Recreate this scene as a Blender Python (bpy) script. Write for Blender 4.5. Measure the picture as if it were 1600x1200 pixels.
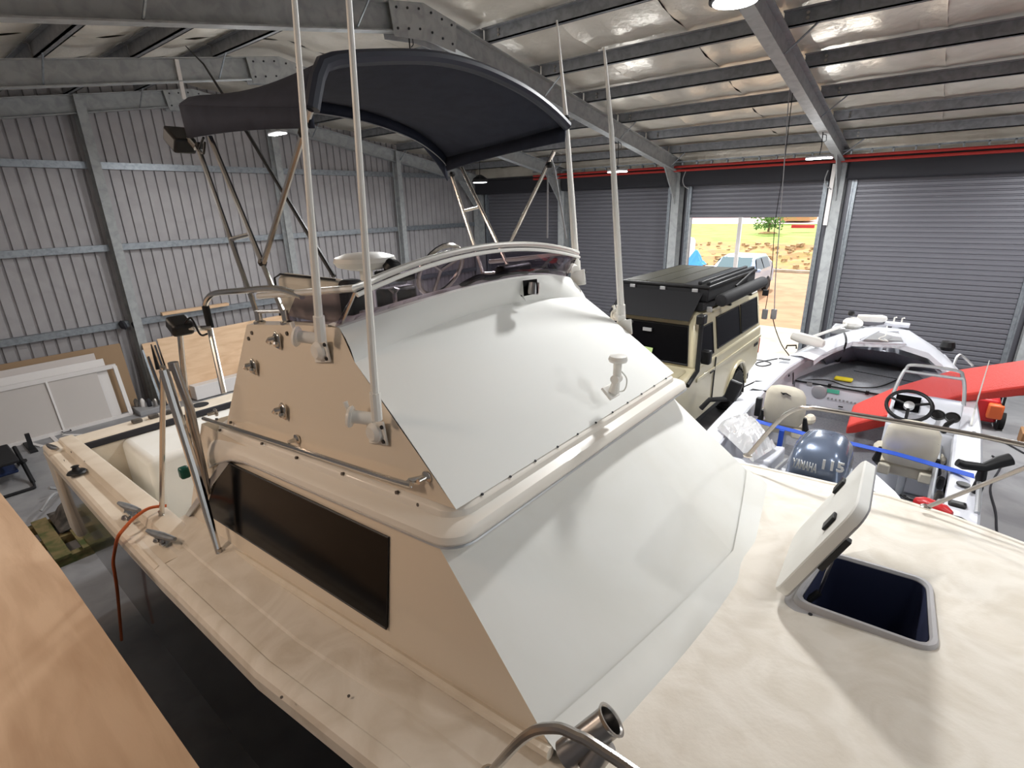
import bpy, bmesh, math, random
from math import sin, cos, pi, radians, sqrt
from mathutils import Vector, Matrix
random.seed(7)
for o in list(bpy.data.objects): bpy.data.objects.remove(o)
C = bpy.context.scene.collection
SC = bpy.context.scene

# ---------------------------------------------------------------- camera
# World: X along the roller-door wall, Y towards it, Z up. The eye stands 3.75 m above the floor.
EYE = 3.75
FPX = 817.0
def rotm(a, b, c):
    Rx = Matrix(((1,0,0),(0,cos(a),-sin(a)),(0,sin(a),cos(a))))
    Ry = Matrix(((cos(b),0,sin(b)),(0,1,0),(-sin(b),0,cos(b))))
    Rz = Matrix(((cos(c),-sin(c),0),(sin(c),cos(c),0),(0,0,1)))
    return Rz @ Rx @ Ry
W2C = rotm(.33233686, .68813911, -.02542751) @ Matrix(((1,0,0),(0,0,-1),(0,1,0)))
C2W = W2C.transposed()
cam_d = bpy.data.cameras.new('camera'); cam = bpy.data.objects.new('camera', cam_d); C.objects.link(cam)
cam_d.sensor_fit = 'HORIZONTAL'; cam_d.sensor_width = 36; cam_d.lens = FPX/1600*36
cam_d.clip_start = .05; cam_d.clip_end = 400
right = C2W @ Vector((1,0,0)); down = C2W @ Vector((0,1,0)); fwd = C2W @ Vector((0,0,1))
m = Matrix.Identity(4)
for i in range(3):
    m[i][0] = right[i]; m[i][1] = -down[i]; m[i][2] = -fwd[i]
m[2][3] = EYE
cam.matrix_world = m
SC.camera = cam
SC.view_settings.view_transform = 'Standard'; SC.view_settings.look = 'None'
SC.view_settings.gamma = 1; SC.view_settings.use_curve_mapping = False
SC.view_settings.exposure = 0.22

# measuring helpers: where a sight line through a photo pixel meets a plane (heights are given relative to the eye)
def ray(px, py): return C2W @ Vector((px-800, py-600, FPX))
def atz(px, py, z): d = ray(px, py); return d*(z/d.z)
def aty(px, py, y): d = ray(px, py); return d*(y/d.y)
def atx(px, py, x): d = ray(px, py); return d*(x/d.x)
def atside(px, py, y0, z0, k):
    r = ray(px, py); return r*((y0-k*z0)/(r.y-k*r.z))

# ---------------------------------------------------------------- world and light
wd = bpy.data.worlds.new('sky'); SC.world = wd; wd.use_nodes = True
nt = wd.node_tree; bg = nt.nodes['Background']
bg.inputs['Color'].default_value = (.86, .93, 1, 1); bg.inputs['Strength'].default_value = 2.5
def add_sun(energy, az, el, col=(1,.95,.88), ang=2):
    l = bpy.data.lights.new('sun', 'SUN'); l.energy = energy; l.color = col; l.angle = radians(ang)
    o = bpy.data.objects.new('sun', l); C.objects.link(o)
    o.rotation_euler = (radians(90-el), 0, radians(az)); return o
add_sun(5.0, 198, 40)
def area(name, loc, size, power, col, target=None, shape='DISK', spread=180):
    l = bpy.data.lights.new(name, 'AREA'); l.shape = shape; l.size = size; l.energy = power; l.color = col; l.spread = radians(spread)
    o = bpy.data.objects.new(name, l); C.objects.link(o); o.location = (loc[0], loc[1], loc[2]+EYE)
    if target is not None:
        d = Vector(target)-Vector(loc); o.rotation_euler = d.to_track_quat('-Z', 'Y').to_euler()
    return o
LED = (.99, 1, 1)
# (x, y, z rel. eye, watts) of the high-bay LEDs hung under the frames; the last ones hang outside the frame
LAMPS = [(-9.1,5.05,1.2,85),(-1.6,4.71,1.41,112),(-9.1,10.05,.51,55),(-5.6,10.4,.57,90),(-2.05,11.08,.62,130)]
def add_fill(x, y, z, w):
    l = bpy.data.lights.new('fill_point', 'POINT'); l.energy = w; l.color = LED; l.shadow_soft_size = .14      # added ambient fill that lifts ceiling and walls
    o = bpy.data.objects.new('fill_point', l); C.objects.link(o); o.location = (x, y, z+EYE)
for x, y, z, w in ((-9.1,5.05,.95,26),(-5.6,5.0,1.0,30),(-9.1,10.05,.25,18),(-5.6,10.4,.3,22),(-2.05,11.08,.35,22),(1.5,11.0,.35,26),(-9.1,-1.4,.3,22)): add_fill(x,y,z,w)
for x, y, z, w in LAMPS: area('led_light', (x,y,z-.07), .36, w, LED)
area('led_light', (-5.6,5.0,1.2), .32, 130, LED)
area('led_light', (2.0,4.7,1.4), .32, 34, LED)
area('led_light', (1.3,2.4,1.5), .36, 22, LED)  # added fill, evens out the light on the cruiser's front and foredeck
area('led_light', (1.5,11.0,.62), .32, 160, LED)
area('led_light', (5.2,4.7,1.4), .32, 90, LED)
pl_ = bpy.data.lights.new('side_fill_portal', 'AREA'); pl_.shape = 'RECTANGLE'; pl_.size = 2.0; pl_.size_y = 4.3; pl_.cycles.is_portal = True  # guides daylight through the opening added in the right wall
po = bpy.data.objects.new('side_fill_portal', pl_); C.objects.link(po); po.location = (8.55,1.2,EYE-1.6); po.rotation_euler = (radians(90),0,radians(90))
pl2 = bpy.data.lights.new('roller_door_portal', 'AREA'); pl2.shape = 'RECTANGLE'; pl2.size = 2.96; pl2.size_y = 3.3; pl2.cycles.is_portal = True
po2 = bpy.data.objects.new('roller_door_portal', pl2); C.objects.link(po2); po2.location = (-3.84,14.05,EYE-2.1); po2.rotation_euler = (radians(-90),0,0)
# warm fill lights added over the near side; no lamp is known there
area('warm_fill', (-3.2,-1.3,.9), .6, 33, (1,.77,.59), (-2.6,.6,-2))
area('warm_fill', (-6.7,-1.3,.9), .6, 32, (1,.78,.61), (-6.0,.6,-2))

# ---------------------------------------------------------------- materials
def lin(c):
    return tuple(((v/255)/12.92 if v/255 <= .04045 else ((v/255+.055)/1.055)**2.4) for v in c)
MATS = {}
def mat(name, col, rough=.5, metal=0, coat=0, noise=None, nscale=6, bump=0, bscale=40, trans=0, emit=0, alpha=1, spec=.5, stretch=None, ior=1.45, crough=.05, warp=.6):
    """col in sRGB 0-255; noise = second sRGB colour blotched over the first."""
    mt = bpy.data.materials.new(name); mt.use_nodes = True
    nt = mt.node_tree; b = nt.nodes['Principled BSDF']
    b.inputs['Base Color'].default_value = (*lin(col), 1)
    b.inputs['Roughness'].default_value = rough; b.inputs['Metallic'].default_value = metal
    b.inputs['Coat Weight'].default_value = coat; b.inputs['Coat Roughness'].default_value = crough
    b.inputs['Specular IOR Level'].default_value = spec; b.inputs['IOR'].default_value = ior
    b.inputs['Transmission Weight'].default_value = trans; b.inputs['Alpha'].default_value = alpha
    if emit:
        b.inputs['Emission Color'].default_value = (*lin(col), 1); b.inputs['Emission Strength'].default_value = emit
    if noise or bump:
        tc = nt.nodes.new('ShaderNodeTexCoord'); mp = nt.nodes.new('ShaderNodeMapping')
        nt.links.new(tc.outputs['Object'], mp.inputs['Vector'])
        if stretch: mp.inputs['Scale'].default_value = stretch
    if noise:
        n = nt.nodes.new('ShaderNodeTexNoise'); n.inputs['Scale'].default_value = nscale; n.inputs['Detail'].default_value = 5; n.inputs['Distortion'].default_value = warp
        r = nt.nodes.new('ShaderNodeValToRGB'); r.color_ramp.elements[0].position = .4; r.color_ramp.elements[1].position = .68
        r.color_ramp.elements[0].color = (*lin(col), 1); r.color_ramp.elements[1].color = (*lin(noise), 1)
        nt.links.new(mp.outputs[0], n.inputs['Vector']); nt.links.new(n.outputs['Fac'], r.inputs['Fac']); nt.links.new(r.outputs['Color'], b.inputs['Base Color'])
    if bump:
        n2 = nt.nodes.new('ShaderNodeTexNoise'); n2.inputs['Scale'].default_value = bscale; n2.inputs['Detail'].default_value = 3
        bp = nt.nodes.new('ShaderNodeBump'); bp.inputs['Strength'].default_value = bump; bp.inputs['Distance'].default_value = .02
        nt.links.new(mp.outputs[0], n2.inputs['Vector']); nt.links.new(n2.outputs['Fac'], bp.inputs['Height']); nt.links.new(bp.outputs[0], b.inputs['Normal'])
    MATS[name] = mt; return mt
M = MATS
mat('gel_white', (231,231,227), .55, spec=.3, noise=(225,224,218), nscale=2)
mat('gel_gloss', (233,233,229), .6, spec=.2)
mat('gel_roof', (231,225,215), .4, coat=.2)
mat('gel_cream', (229,219,203), .45, noise=(216,204,186), nscale=3.5, coat=.15)
mat('gel_side', (226,214,196), .3, coat=.5)
mat('deck_old', (229,222,211), .6, noise=(214,205,191), nscale=2.6, bump=.05, bscale=60, warp=2.6)
mat('hull_black', (13,14,18), .18, coat=.5)
mat('dark_glass', (9,9,11), .12, spec=.16)
def tinted(name, tint, gloss=.10):
    mt = bpy.data.materials.new(name); mt.use_nodes = True; nt = mt.node_tree; nt.nodes.clear()
    o = nt.nodes.new('ShaderNodeOutputMaterial'); mx = nt.nodes.new('ShaderNodeMixShader'); lw = nt.nodes.new('ShaderNodeFresnel'); lw.inputs['IOR'].default_value = 1.45
    t = nt.nodes.new('ShaderNodeBsdfTransparent'); t.inputs['Color'].default_value = (*lin(tint), 1); g = nt.nodes.new('ShaderNodeBsdfGlossy'); g.inputs['Roughness'].default_value = .04
    ge = nt.nodes.new('ShaderNodeNewGeometry'); su = nt.nodes.new('ShaderNodeMath'); su.operation = 'SUBTRACT'; su.use_clamp = True   # only the outer face of the sheet mirrors
    nt.links.new(lw.outputs[0], su.inputs[0]); nt.links.new(ge.outputs['Backfacing'], su.inputs[1]); nt.links.new(su.outputs[0], mx.inputs[0]); nt.links.new(t.outputs[0], mx.inputs[1]); nt.links.new(g.outputs[0], mx.inputs[2]); nt.links.new(mx.outputs[0], o.inputs['Surface'])
    MATS[name] = mt
tinted('smoke_glass', (212,206,213))
tinted('clear_glass', (236,236,240))
mat('chrome', (216,212,206), .2, metal=1)
mat('steel', (176,172,168), .28, metal=1)
mat('rail_alloy', (226,224,218), .32, metal=.55)
mat('alloy', (205,207,210), .4, metal=.8)
mat('navy_canvas', (44,48,62), .85, noise=(37,41,55), nscale=9, bump=.3, bscale=300)
mat('sleeve_canvas', (42,46,59), .5, coat=.15, crough=.4)
mat('black_plastic', (20,20,22), .45)
mat('black_matt', (26,26,29), .75)
mat('rubber', (22,22,23), .8)
mat('white_plastic', (232,230,224), .4)
mat('white_paint', (220,222,230), .35, coat=.3)
mat('grey_plastic', (150,150,152), .5)
mat('hatch_grey', (176,174,176), .45)
mat('dark_well', (44,50,78), .6)
mat('wall_steel', (166,163,165), .5, metal=.15, noise=(156,153,155), nscale=3)
mat('frame_steel', (164,167,168), .55, noise=(146,149,151), nscale=8)
mat('purlin_steel', (128,130,134), .5, metal=.1, noise=(108,110,114), nscale=10)
mat('galv', (150,156,162), .42, metal=.6, noise=(128,134,140), nscale=14)
mat('foil', (238,232,220), .34, metal=.4, noise=(222,215,202), nscale=2, bump=.45, bscale=11)
mat('door_steel', (108,108,115), .42, metal=.2)
mat('header_dark', (40,40,46), .7)
mat('red_paint', (176,52,46), .45)
mat('conc', (150,150,152), .55, noise=(128,128,131), nscale=2.2, bump=.05, bscale=25)
mat('conc_out', (184,168,146), .8, noise=(160,142,118), nscale=1.5)
mat('dirt', (164,122,86), .9, noise=(142,102,68), nscale=1.1, bump=.4, bscale=6)
mat('grass', (112,136,40), .9, noise=(150,148,66), nscale=.8, bump=.5, bscale=20)
mat('bank', (178,126,86), .95, noise=(150,140,80), nscale=2.2, bump=.8, bscale=9)
mat('rock', (176,146,106), .9, noise=(136,104,70), nscale=3)
mat('ply', (206,178,150), .6, noise=(190,160,132), nscale=3.2, stretch=(.5,3,1), bump=.03, bscale=40)
mat('ply_pale', (222,190,156), .6, noise=(206,170,134), nscale=3, stretch=(1,.6,3))
mat('mdf', (150,124,96), .7)
mat('board_white', (196,188,184), .6)
mat('panel_white', (222,218,216), .45)
mat('screen_fill', (190,184,180), .7)
mat('seat_grey', (190,184,172), .6)
mat('seat_cream', (216,208,190), .55, noise=(206,198,180), nscale=5)
mat('carpet', (150,152,158), .95, noise=(134,136,143), nscale=40, bump=.4, bscale=200)
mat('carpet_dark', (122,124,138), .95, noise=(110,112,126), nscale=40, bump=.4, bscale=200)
mat('cowl', (104,116,138), .25, coat=.7, metal=.35)
mat('red_foam', (232,70,60), .6, bump=.6, bscale=50, stretch=(1,1,6))
mat('red_vinyl', (196,40,44), .35)
mat('blue_strap', (44,84,190), .7)
mat('blue_dull', (26,44,84), .7)
mat('green_lens', (14,84,74), .3)
mat('blue_tarp', (70,150,220), .6)
mat('beige_paint', (198,188,158), .3, coat=.6)
mat('tent_top', (66,64,52), .42, spec=.4)
mat('silver_paint', (168,182,206), .25, metal=.35, coat=.8)
mat('car_glass', (90,110,112), .08, spec=.8)
mat('orange', (230,110,60), .4)
mat('orange_hose', (196,96,46), .5)
mat('cardboard', (160,120,84), .8)
mat('plastic_sheet', (226,226,228), .12, trans=.35, spec=.9, bump=.9, bscale=9, ior=1.2)
mat('scr_green', (90,190,160), .3)
mat('yellow', (226,206,40), .5)
mat('decal_white', (236,238,240), .5)
mat('paper_green', (190,214,150), .7)
mat('tree_leaf', (86,116,58), .9, noise=(120,150,80), nscale=6)
mat('bark', (110,86,66), .9)
mat('roof_pink', (226,196,192), .8)
mat('led', (255,255,255), .5, emit=14)
mat('decal_faint', (238,236,230), .35)
mat('wood_old', (120,104,70), .9, noise=(70,80,40), nscale=6)
mat('rag', (110,104,98), .9, noise=(60,58,56), nscale=8)

# ---------------------------------------------------------------- mesh builder
ORG = {}                                             # origin (relative to the eye) of every object, for parenting
class B:
    def __init__(s): s.v = []; s.f = []
    def add(s, vs, fs):
        n = len(s.v); s.v += [tuple(p) for p in vs]; s.f += [tuple(i+n for i in f) for f in fs]; return s
    def box(s, lo, hi, R=None, piv=None):
        x0,y0,z0 = lo; x1,y1,z1 = hi
        vs = [Vector(p) for p in ((x0,y0,z0),(x1,y0,z0),(x1,y1,z0),(x0,y1,z0),(x0,y0,z1),(x1,y0,z1),(x1,y1,z1),(x0,y1,z1))]
        if R is not None:
            p = Vector(piv) if piv is not None else (vs[0]+vs[6])/2
            vs = [R @ (v-p)+p for v in vs]
        return s.add(vs, [(0,3,2,1),(4,5,6,7),(0,1,5,4),(1,2,6,5),(2,3,7,6),(3,0,4,7)])
    def prism(s, poly, d):
        n = len(poly); d = Vector(d); a = [Vector(p) for p in poly]; b = [p+d for p in a]
        return s.add(a+b, [tuple(range(n-1,-1,-1)), tuple(range(n,2*n))]+[(i,(i+1)%n,n+(i+1)%n,n+i) for i in range(n)])
    def slab(s, poly, t):
        """a flat polygon thickened along its own normal"""
        a = [Vector(p) for p in poly]; n = Vector((0,0,0))
        for i in range(len(a)): n += a[i].cross(a[(i+1) % len(a)])
        n.normalize(); return s.prism(a, n*t)
    def tube(s, pts, r, n=8, closed=False):
        P = [Vector(p) for p in pts]; R = r if isinstance(r, (list, tuple)) else [r]*len(P)
        rings = []; up = None; N = len(P)
        for i, p in enumerate(P):
            t = (P[(i+1) % N]-P[i-1]) if closed else (P[min(i+1,N-1)]-P[max(i-1,0)])
            t.normalize()
            if up is None:
                up = t.orthogonal().normalized()
            else:
                up = (up - t*up.dot(t)); up = up.normalized() if up.length > 1e-6 else t.orthogonal().normalized()
            w = t.cross(up)
            rings.append([p+(up*cos(2*pi*k/n)+w*sin(2*pi*k/n))*R[i] for k in range(n)])
        return s.loft(rings, cap=not closed, wrap=closed)
    def loft(s, rings, cap=True, wrap=False, ring_closed=True):
        n = len(rings[0]); m = len(rings); vs = [p for r in rings for p in r]; fs = []
        for i in range(m if wrap else m-1):
            for k in range(n if ring_closed else n-1):
                a = i*n+k; b = i*n+(k+1) % n; c = ((i+1) % m)*n+(k+1) % n; d = ((i+1) % m)*n+k
                fs.append((a,b,c,d))
        if cap and not wrap:
            fs.append(tuple(range(n-1,-1,-1))); fs.append(tuple((m-1)*n+k for k in range(n)))
        return s.add(vs, fs)
    def lathe(s, prof, o, ax=(0,0,1), n=24):
        ax = Vector(ax).normalized(); u = ax.orthogonal().normalized(); w = ax.cross(u); o = Vector(o)
        return s.loft([[o+ax*h+(u*cos(2*pi*k/n)+w*sin(2*pi*k/n))*max(r,1e-4) for k in range(n)] for r, h in prof])
    def disc(s, o, r, h, ax=(0,0,1), n=16): return s.lathe([(r,0),(r,h)], o, ax, n)
    def ball(s, o, r, n=12, sc=(1,1,1)):
        o = Vector(o); rings = []
        for i in range(1, n//2):
            a = pi*i/(n//2)
            rings.append([o+Vector((r*sin(a)*cos(2*pi*k/n)*sc[0], r*sin(a)*sin(2*pi*k/n)*sc[1], r*cos(a)*sc[2])) for k in range(n)])
        return s.loft(rings)
    def build(s, name, material, parent=None, bevel=0, ang=35, seg=2, solid=0, sub=0, origin=None, label=None, kind=None, flat=False):
        if parent is not None: o0 = ORG[parent.name]
        elif origin is not None: o0 = Vector(origin)
        else:
            xs = [v[0] for v in s.v]; ys = [v[1] for v in s.v]; zs = [v[2] for v in s.v]
            o0 = Vector(((min(xs)+max(xs))/2, (min(ys)+max(ys))/2, min(zs)))
        me = bpy.data.meshes.new(name); me.from_pydata([tuple(Vector(v)-o0) for v in s.v], [], s.f); me.update()
        bm = bmesh.new(); bm.from_mesh(me)
        bmesh.ops.recalc_face_normals(bm, faces=bm.faces); bm.to_mesh(me); bm.free()
        if not flat:
            me.shade_smooth(); me.set_sharp_from_angle(angle=radians(ang))
        me.materials.append(material)
        o = bpy.data.objects.new(name, me); C.objects.link(o); ORG[o.name] = o0
        if parent is not None: o.parent = parent
        else: o.location = o0+Vector((0,0,EYE))
        if solid:
            md = o.modifiers.new('thickness', 'SOLIDIFY'); md.thickness = solid; md.offset = 0
        if bevel:
            md = o.modifiers.new('bevel', 'BEVEL'); md.width = bevel; md.segments = seg; md.limit_method = 'ANGLE'; md.angle_limit = radians(30); md.harden_normals = False
        if sub:
            md = o.modifiers.new('sub', 'SUBSURF'); md.levels = sub; md.render_levels = sub
        if label: o['label'] = label
        if kind: o['kind'] = kind
        return o
def tag(o, label, cat, group=None, kind=None):
    o['label'] = label
    if cat: o['category'] = cat
    if group: o['group'] = group
    if kind: o['kind'] = kind
    return o
def root(name, loc, label=None, cat=None, group=None, kind=None):
    o = bpy.data.objects.new(name, None); C.objects.link(o); o.empty_display_size = .1
    ORG[o.name] = Vector(loc); o.location = Vector(loc)+Vector((0,0,EYE))
    if label: o['label'] = label
    if cat: o['category'] = cat
    if group: o['group'] = group
    if kind: o['kind'] = kind
    return o
def copy_thing(r, loc, label):
    c = r.copy(); C.objects.link(c); c.location = Vector(loc)+Vector((0,0,EYE)); c['label'] = label; ORG[c.name] = Vector(loc)
    for ch in r.children:
        d = ch.copy(); C.objects.link(d); d.parent = c
        for g in ch.children:
            e = g.copy(); C.objects.link(e); e.parent = d
    return c
def share(o, parent, off=(0,0,0), name=None):
    """another piece of the same mesh"""
    c = o.copy(); C.objects.link(c); c.parent = parent; c.location = Vector(o.location)+Vector(off); ORG[c.name] = ORG[o.name]+Vector(off); return c
def curve_pts(pts, n=8):
    """Catmull-Rom through the points"""
    P = [Vector(p) for p in pts]; out = []
    for i in range(len(P)-1):
        p0 = P[max(i-1,0)]; p1 = P[i]; p2 = P[i+1]; p3 = P[min(i+2,len(P)-1)]
        for k in range(n):
            t = k/n
            out.append(.5*((2*p1)+(p2-p0)*t+(2*p0-5*p1+4*p2-p3)*t*t+(3*p1-p0-3*p2+p3)*t**3))
    return out+[P[-1]]
def lerp(tab, x):
    if x <= tab[0][0]: return tab[0][1:]
    for a, b in zip(tab, tab[1:]):
        if x <= b[0]:
            t = (x-a[0])/(b[0]-a[0]); return tuple(p+(q-p)*t for p, q in zip(a[1:], b[1:]))
    return tab[-1][1:]
def rrect(x0, x1, y0, y1, r, n=4):
    """rounded rectangle outline, counter-clockwise, as (x, y)"""
    out = []
    for cx, cy, a in ((x1-r,y0+r,-90),(x1-r,y1-r,0),(x0+r,y1-r,90),(x0+r,y0+r,180)):
        for k in range(n+1):
            t = radians(a+90*k/n); out.append((cx+r*cos(t), cy+r*sin(t)))
    return out
def text_mesh(name, s, size, material, parent, M4, depth=.002, width=None, bold=.004):
    """flat lettering turned into a thin mesh"""
    cu = bpy.data.curves.new(name, 'FONT'); cu.body = s; cu.size = size; cu.extrude = depth; cu.align_x = 'CENTER'; cu.align_y = 'CENTER'; cu.resolution_u = 2; cu.offset = bold
    t = bpy.data.objects.new(name+'_tmp', cu); C.objects.link(t)
    dg = bpy.context.evaluated_depsgraph_get(); dg.update()
    me = bpy.data.meshes.new_from_object(t.evaluated_get(dg)); bpy.data.objects.remove(t)
    o0 = ORG[parent.name]
    if width:
        xs = [v.co.x for v in me.vertices]; k = width/(max(xs)-min(xs))
        for v in me.vertices: v.co.x *= k
    me.transform(Matrix.Translation(-o0) @ M4)
    me.materials.clear(); me.materials.append(material)
    o = bpy.data.objects.new(name, me); C.objects.link(o); o.parent = parent; ORG[o.name] = o0
    return o
def frame4(o, x, y):
    x = Vector(x).normalized(); y = Vector(y); z = x.cross(y).normalized(); y = z.cross(x)
    m = Matrix.Identity(4)
    for i in range(3): m[i][0] = x[i]; m[i][1] = y[i]; m[i][2] = z[i]; m[i][3] = o[i]
    return m

# ================================================================ the shed
XL, XR, YB, YF, ZF = -12.65, 8.4, 13.9, -3.5, -3.75
RZ, RY, RS = 2.33, 5.2, .17
def zr(y): return RZ-RS*abs(y-RY)                    # top of the rafters
FRAMES = [-12.45, -9.05, -5.6, -2.05, 1.5, 5.0, 8.3]
fl = root('floor', (-2,5,ZF), kind='structure')
b = B(); b.box((XL-.2,YF-.2,ZF-.15), (XR+.2,YB+.05,ZF)); b.build('slab', M['conc'], fl, kind='structure')
# left gable wall: ribbed sheets, girts
wl = root('wall_left', (XL,5,ZF), kind='structure')
y = YF; k = 0
while y < YB-.01:
    y1 = min(y+.76, YB); prof = []
    for j in range(4):
        a = y+.19*j
        if a+.19 > y1+.001: break
        prof += [(a,0),(a+.145,0),(a+.155,-.035),(a+.18,-.035)]
    prof.append((y1,0))
    bb = B(); n = len(prof)
    bb.add([(XL+d,yy,ZF) for yy, d in prof]+[(XL+d,yy,zr(yy)+.25) for yy, d in prof], [(i,i+1,n+i+1,n+i) for i in range(n-1)])
    bb.build('wall_sheet', M['wall_steel'], wl, ang=20); y = y1
fy = [YF, -.2, 3.26, 6.77, 10.29, YB]
for z in (.85, -.62, -2.1):
    for ya, yb in zip(fy, fy[1:]):
        bb = B(); ya += .11; yb -= .09
        bb.box((XL,ya,z-.06), (XL+.12,yb,z-.045)).box((XL+.11,ya,z-.06), (XL+.125,yb,z+.06)).box((XL,ya,z+.045), (XL+.12,yb,z+.06)).box((XL+.125,ya,z-.012), (XL+.13,yb,z+.012))
        bb.build('girt', M['galv'], wl)
# back wall of roller doors
wb = root('wall_back', (-2,YB,ZF), kind='structure')
b = B()
bays = [(-12.2,-9.35),(-8.85,-5.9),(-5.32,-2.36),(-1.775,1.24),(1.8,4.7)]
edges = [XL]+[e for p in bays for e in p]+[XR]
for i in range(0, len(edges), 2): b.box((edges[i],YB-.02,ZF), (edges[i+1],YB+.12,.36))
b.box((XL,YB-.02,.36), (XR,YB+.12,.80))
b.build('wall_panel', M['door_steel'], wb)
for i, (x0, x1) in enumerate(bays):
    d = root('door_%d' % (i+1), ((x0+x1)/2,YB,ZF), kind='structure')
    zb = ZF if i != 2 else -.43
    prof = []; z = zb
    while z < .36:
        prof += [(z,0),(z+.055,.0),(z+.07,.02),(z+.085,.02)]; z += .1
    bb = B(); n = len(prof)
    bb.add([(x0-.03,YB-.06+dd,zz) for zz, dd in prof]+[(x1+.03,YB-.06+dd,zz) for zz, dd in prof], [(j,j+1,n+j+1,n+j) for j in range(n-1)])
    bb.build('door_curtain', M['door_steel'], d, ang=20)
    B().box((x0-.03,YB-.1,zb-.02), (x1+.03,YB-.03,zb+.06)).build('bottom_rail', M['door_steel'], d, bevel=.008)
    for s, xx in ((-1,x0),(1,x1)):
        g = B(); a0, a1 = sorted((xx-s*.02, xx+s*.07))
        g.box((a0,YB-.13,ZF), (a1,YB-.02,.30)).box((min(a0,a1)+(.0 if s<0 else .06),YB-.16,ZF), (min(a0,a1)+(.03 if s<0 else .09),YB-.13,.30))
        g.build('guide_rail', M['galv'], d)
    B().box((x0-.15,YB-.55,.30), (x1+.15,YB-.15,.72)).build('drum_box', M['header_dark'], d, bevel=.05, seg=3)
# right wall and the wall behind the photographer close the shed
wr = B().box((XR,YF,ZF), (XR+.1,.2,1.9)).box((XR,2.2,ZF), (XR+.1,YB,1.9)).box((XR,.2,.55), (XR+.1,2.2,2.5)).build('wall_right', M['wall_steel'], kind='structure')   # opening added out of view so daylight fills the boat's front
wf = B().box((XL,YF-.1,ZF), (XR,YF,.9)).build('wall_front', M['wall_steel'], kind='structure')
# ceiling: foil blanket strips sagging between the purlins
ce = root('ceiling', (-2,RY,2.5), kind='structure')
PUR = [6.4,7.75,9.05,10.35,11.65,12.9]
PUL = [4.2,3.1,2.05,.95,-.15,-1.3,-2.5]
allp = sorted(PUR+PUL)
for s_, ye in ((1,YB+.5),(-1,YF-.5)):
    B().prism([(XL-.3,RY,RZ+.26),(XL-.3,ye,zr(ye)+.26),(XL-.3,ye,zr(ye)+.30),(XL-.3,RY,RZ+.30)], (XR-XL+.6,0,0)).build('roof_sheet', M['wall_steel'], ce, kind='structure')
B().box((XL,YB-.14,.79), (XR,YB+.3,zr(YB)+.26)).build('eave_strip', M['foil'], ce, kind='structure')
def foil_z(y, x, ph):
    ys = [YF]+allp+[YB]
    for a, c in zip(ys, ys[1:]):
        if a <= y <= c+1e-6:
            t = (y-a)/(c-a); s = sin(pi*t); break
    return zr(y)+.207-.055*s*s-.018*s*sin(2*pi*(x+ph)/.66)-.010*s*sin(2*pi*(x*1.7+y*.6+ph)/.31)
ygrid = []
for a, c in zip([YF]+allp+[RY,YB], [None]): pass
ys = sorted(set([YF, RY, YB]+allp)); 
for a, c in zip(ys, ys[1:]): ygrid += [a+(c-a)*k/8 for k in range(8)]
ygrid.append(YB)
x = XL
while x < XR-.01:
    x1 = min(x+1.35, XR+.05); ph = random.random(); bb = B(); nx = 14; V = []
    for j in range(nx+1):
        xx = x+(x1-x)*j/nx; e = .014 if j in (0, nx) else 0
        for yy in ygrid: V.append((xx, yy, foil_z(yy, xx, ph)-e+random.uniform(-.002,.002)))
    n = len(ygrid)
    bb.add(V, [(j*n+i,j*n+i+1,(j+1)*n+i+1,(j+1)*n+i) for j in range(nx) for i in range(n-1)])
    bb.build('insulation_sheet', M['foil'], ce, ang=60); x = x1
for yy in allp:
    for xa, xb in zip(FRAMES, FRAMES[1:]):
        z = zr(yy); s = -1 if yy > RY else 1
        bb = B(); bb.box((xa+.02,yy-.02,z), (xb-.02,yy,z+.17))
        for zz, lo, hi in ((z, -.02, .06), (z+.155, -.08, 0)): bb.box((xa+.02,yy+lo,zz), (xb-.02,yy+hi,zz+.015))
        bb.box((xa+.02,yy+.045,z), (xb-.02,yy+.06,z+.03))
        bb.build('purlin', M['purlin_steel'], ce)
        if -10 < xa < 3 and yy > 5:
            for xx in (xa+.28, xb-.28):
                q = B()
                for dz in (.055, .11): q.lathe([(.02,0),(.02,.018)], (xx,yy-.02,z+dz), (0,-1,0), 6)
                q.build('bolt', M['steel'], ce, flat=True)
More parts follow.
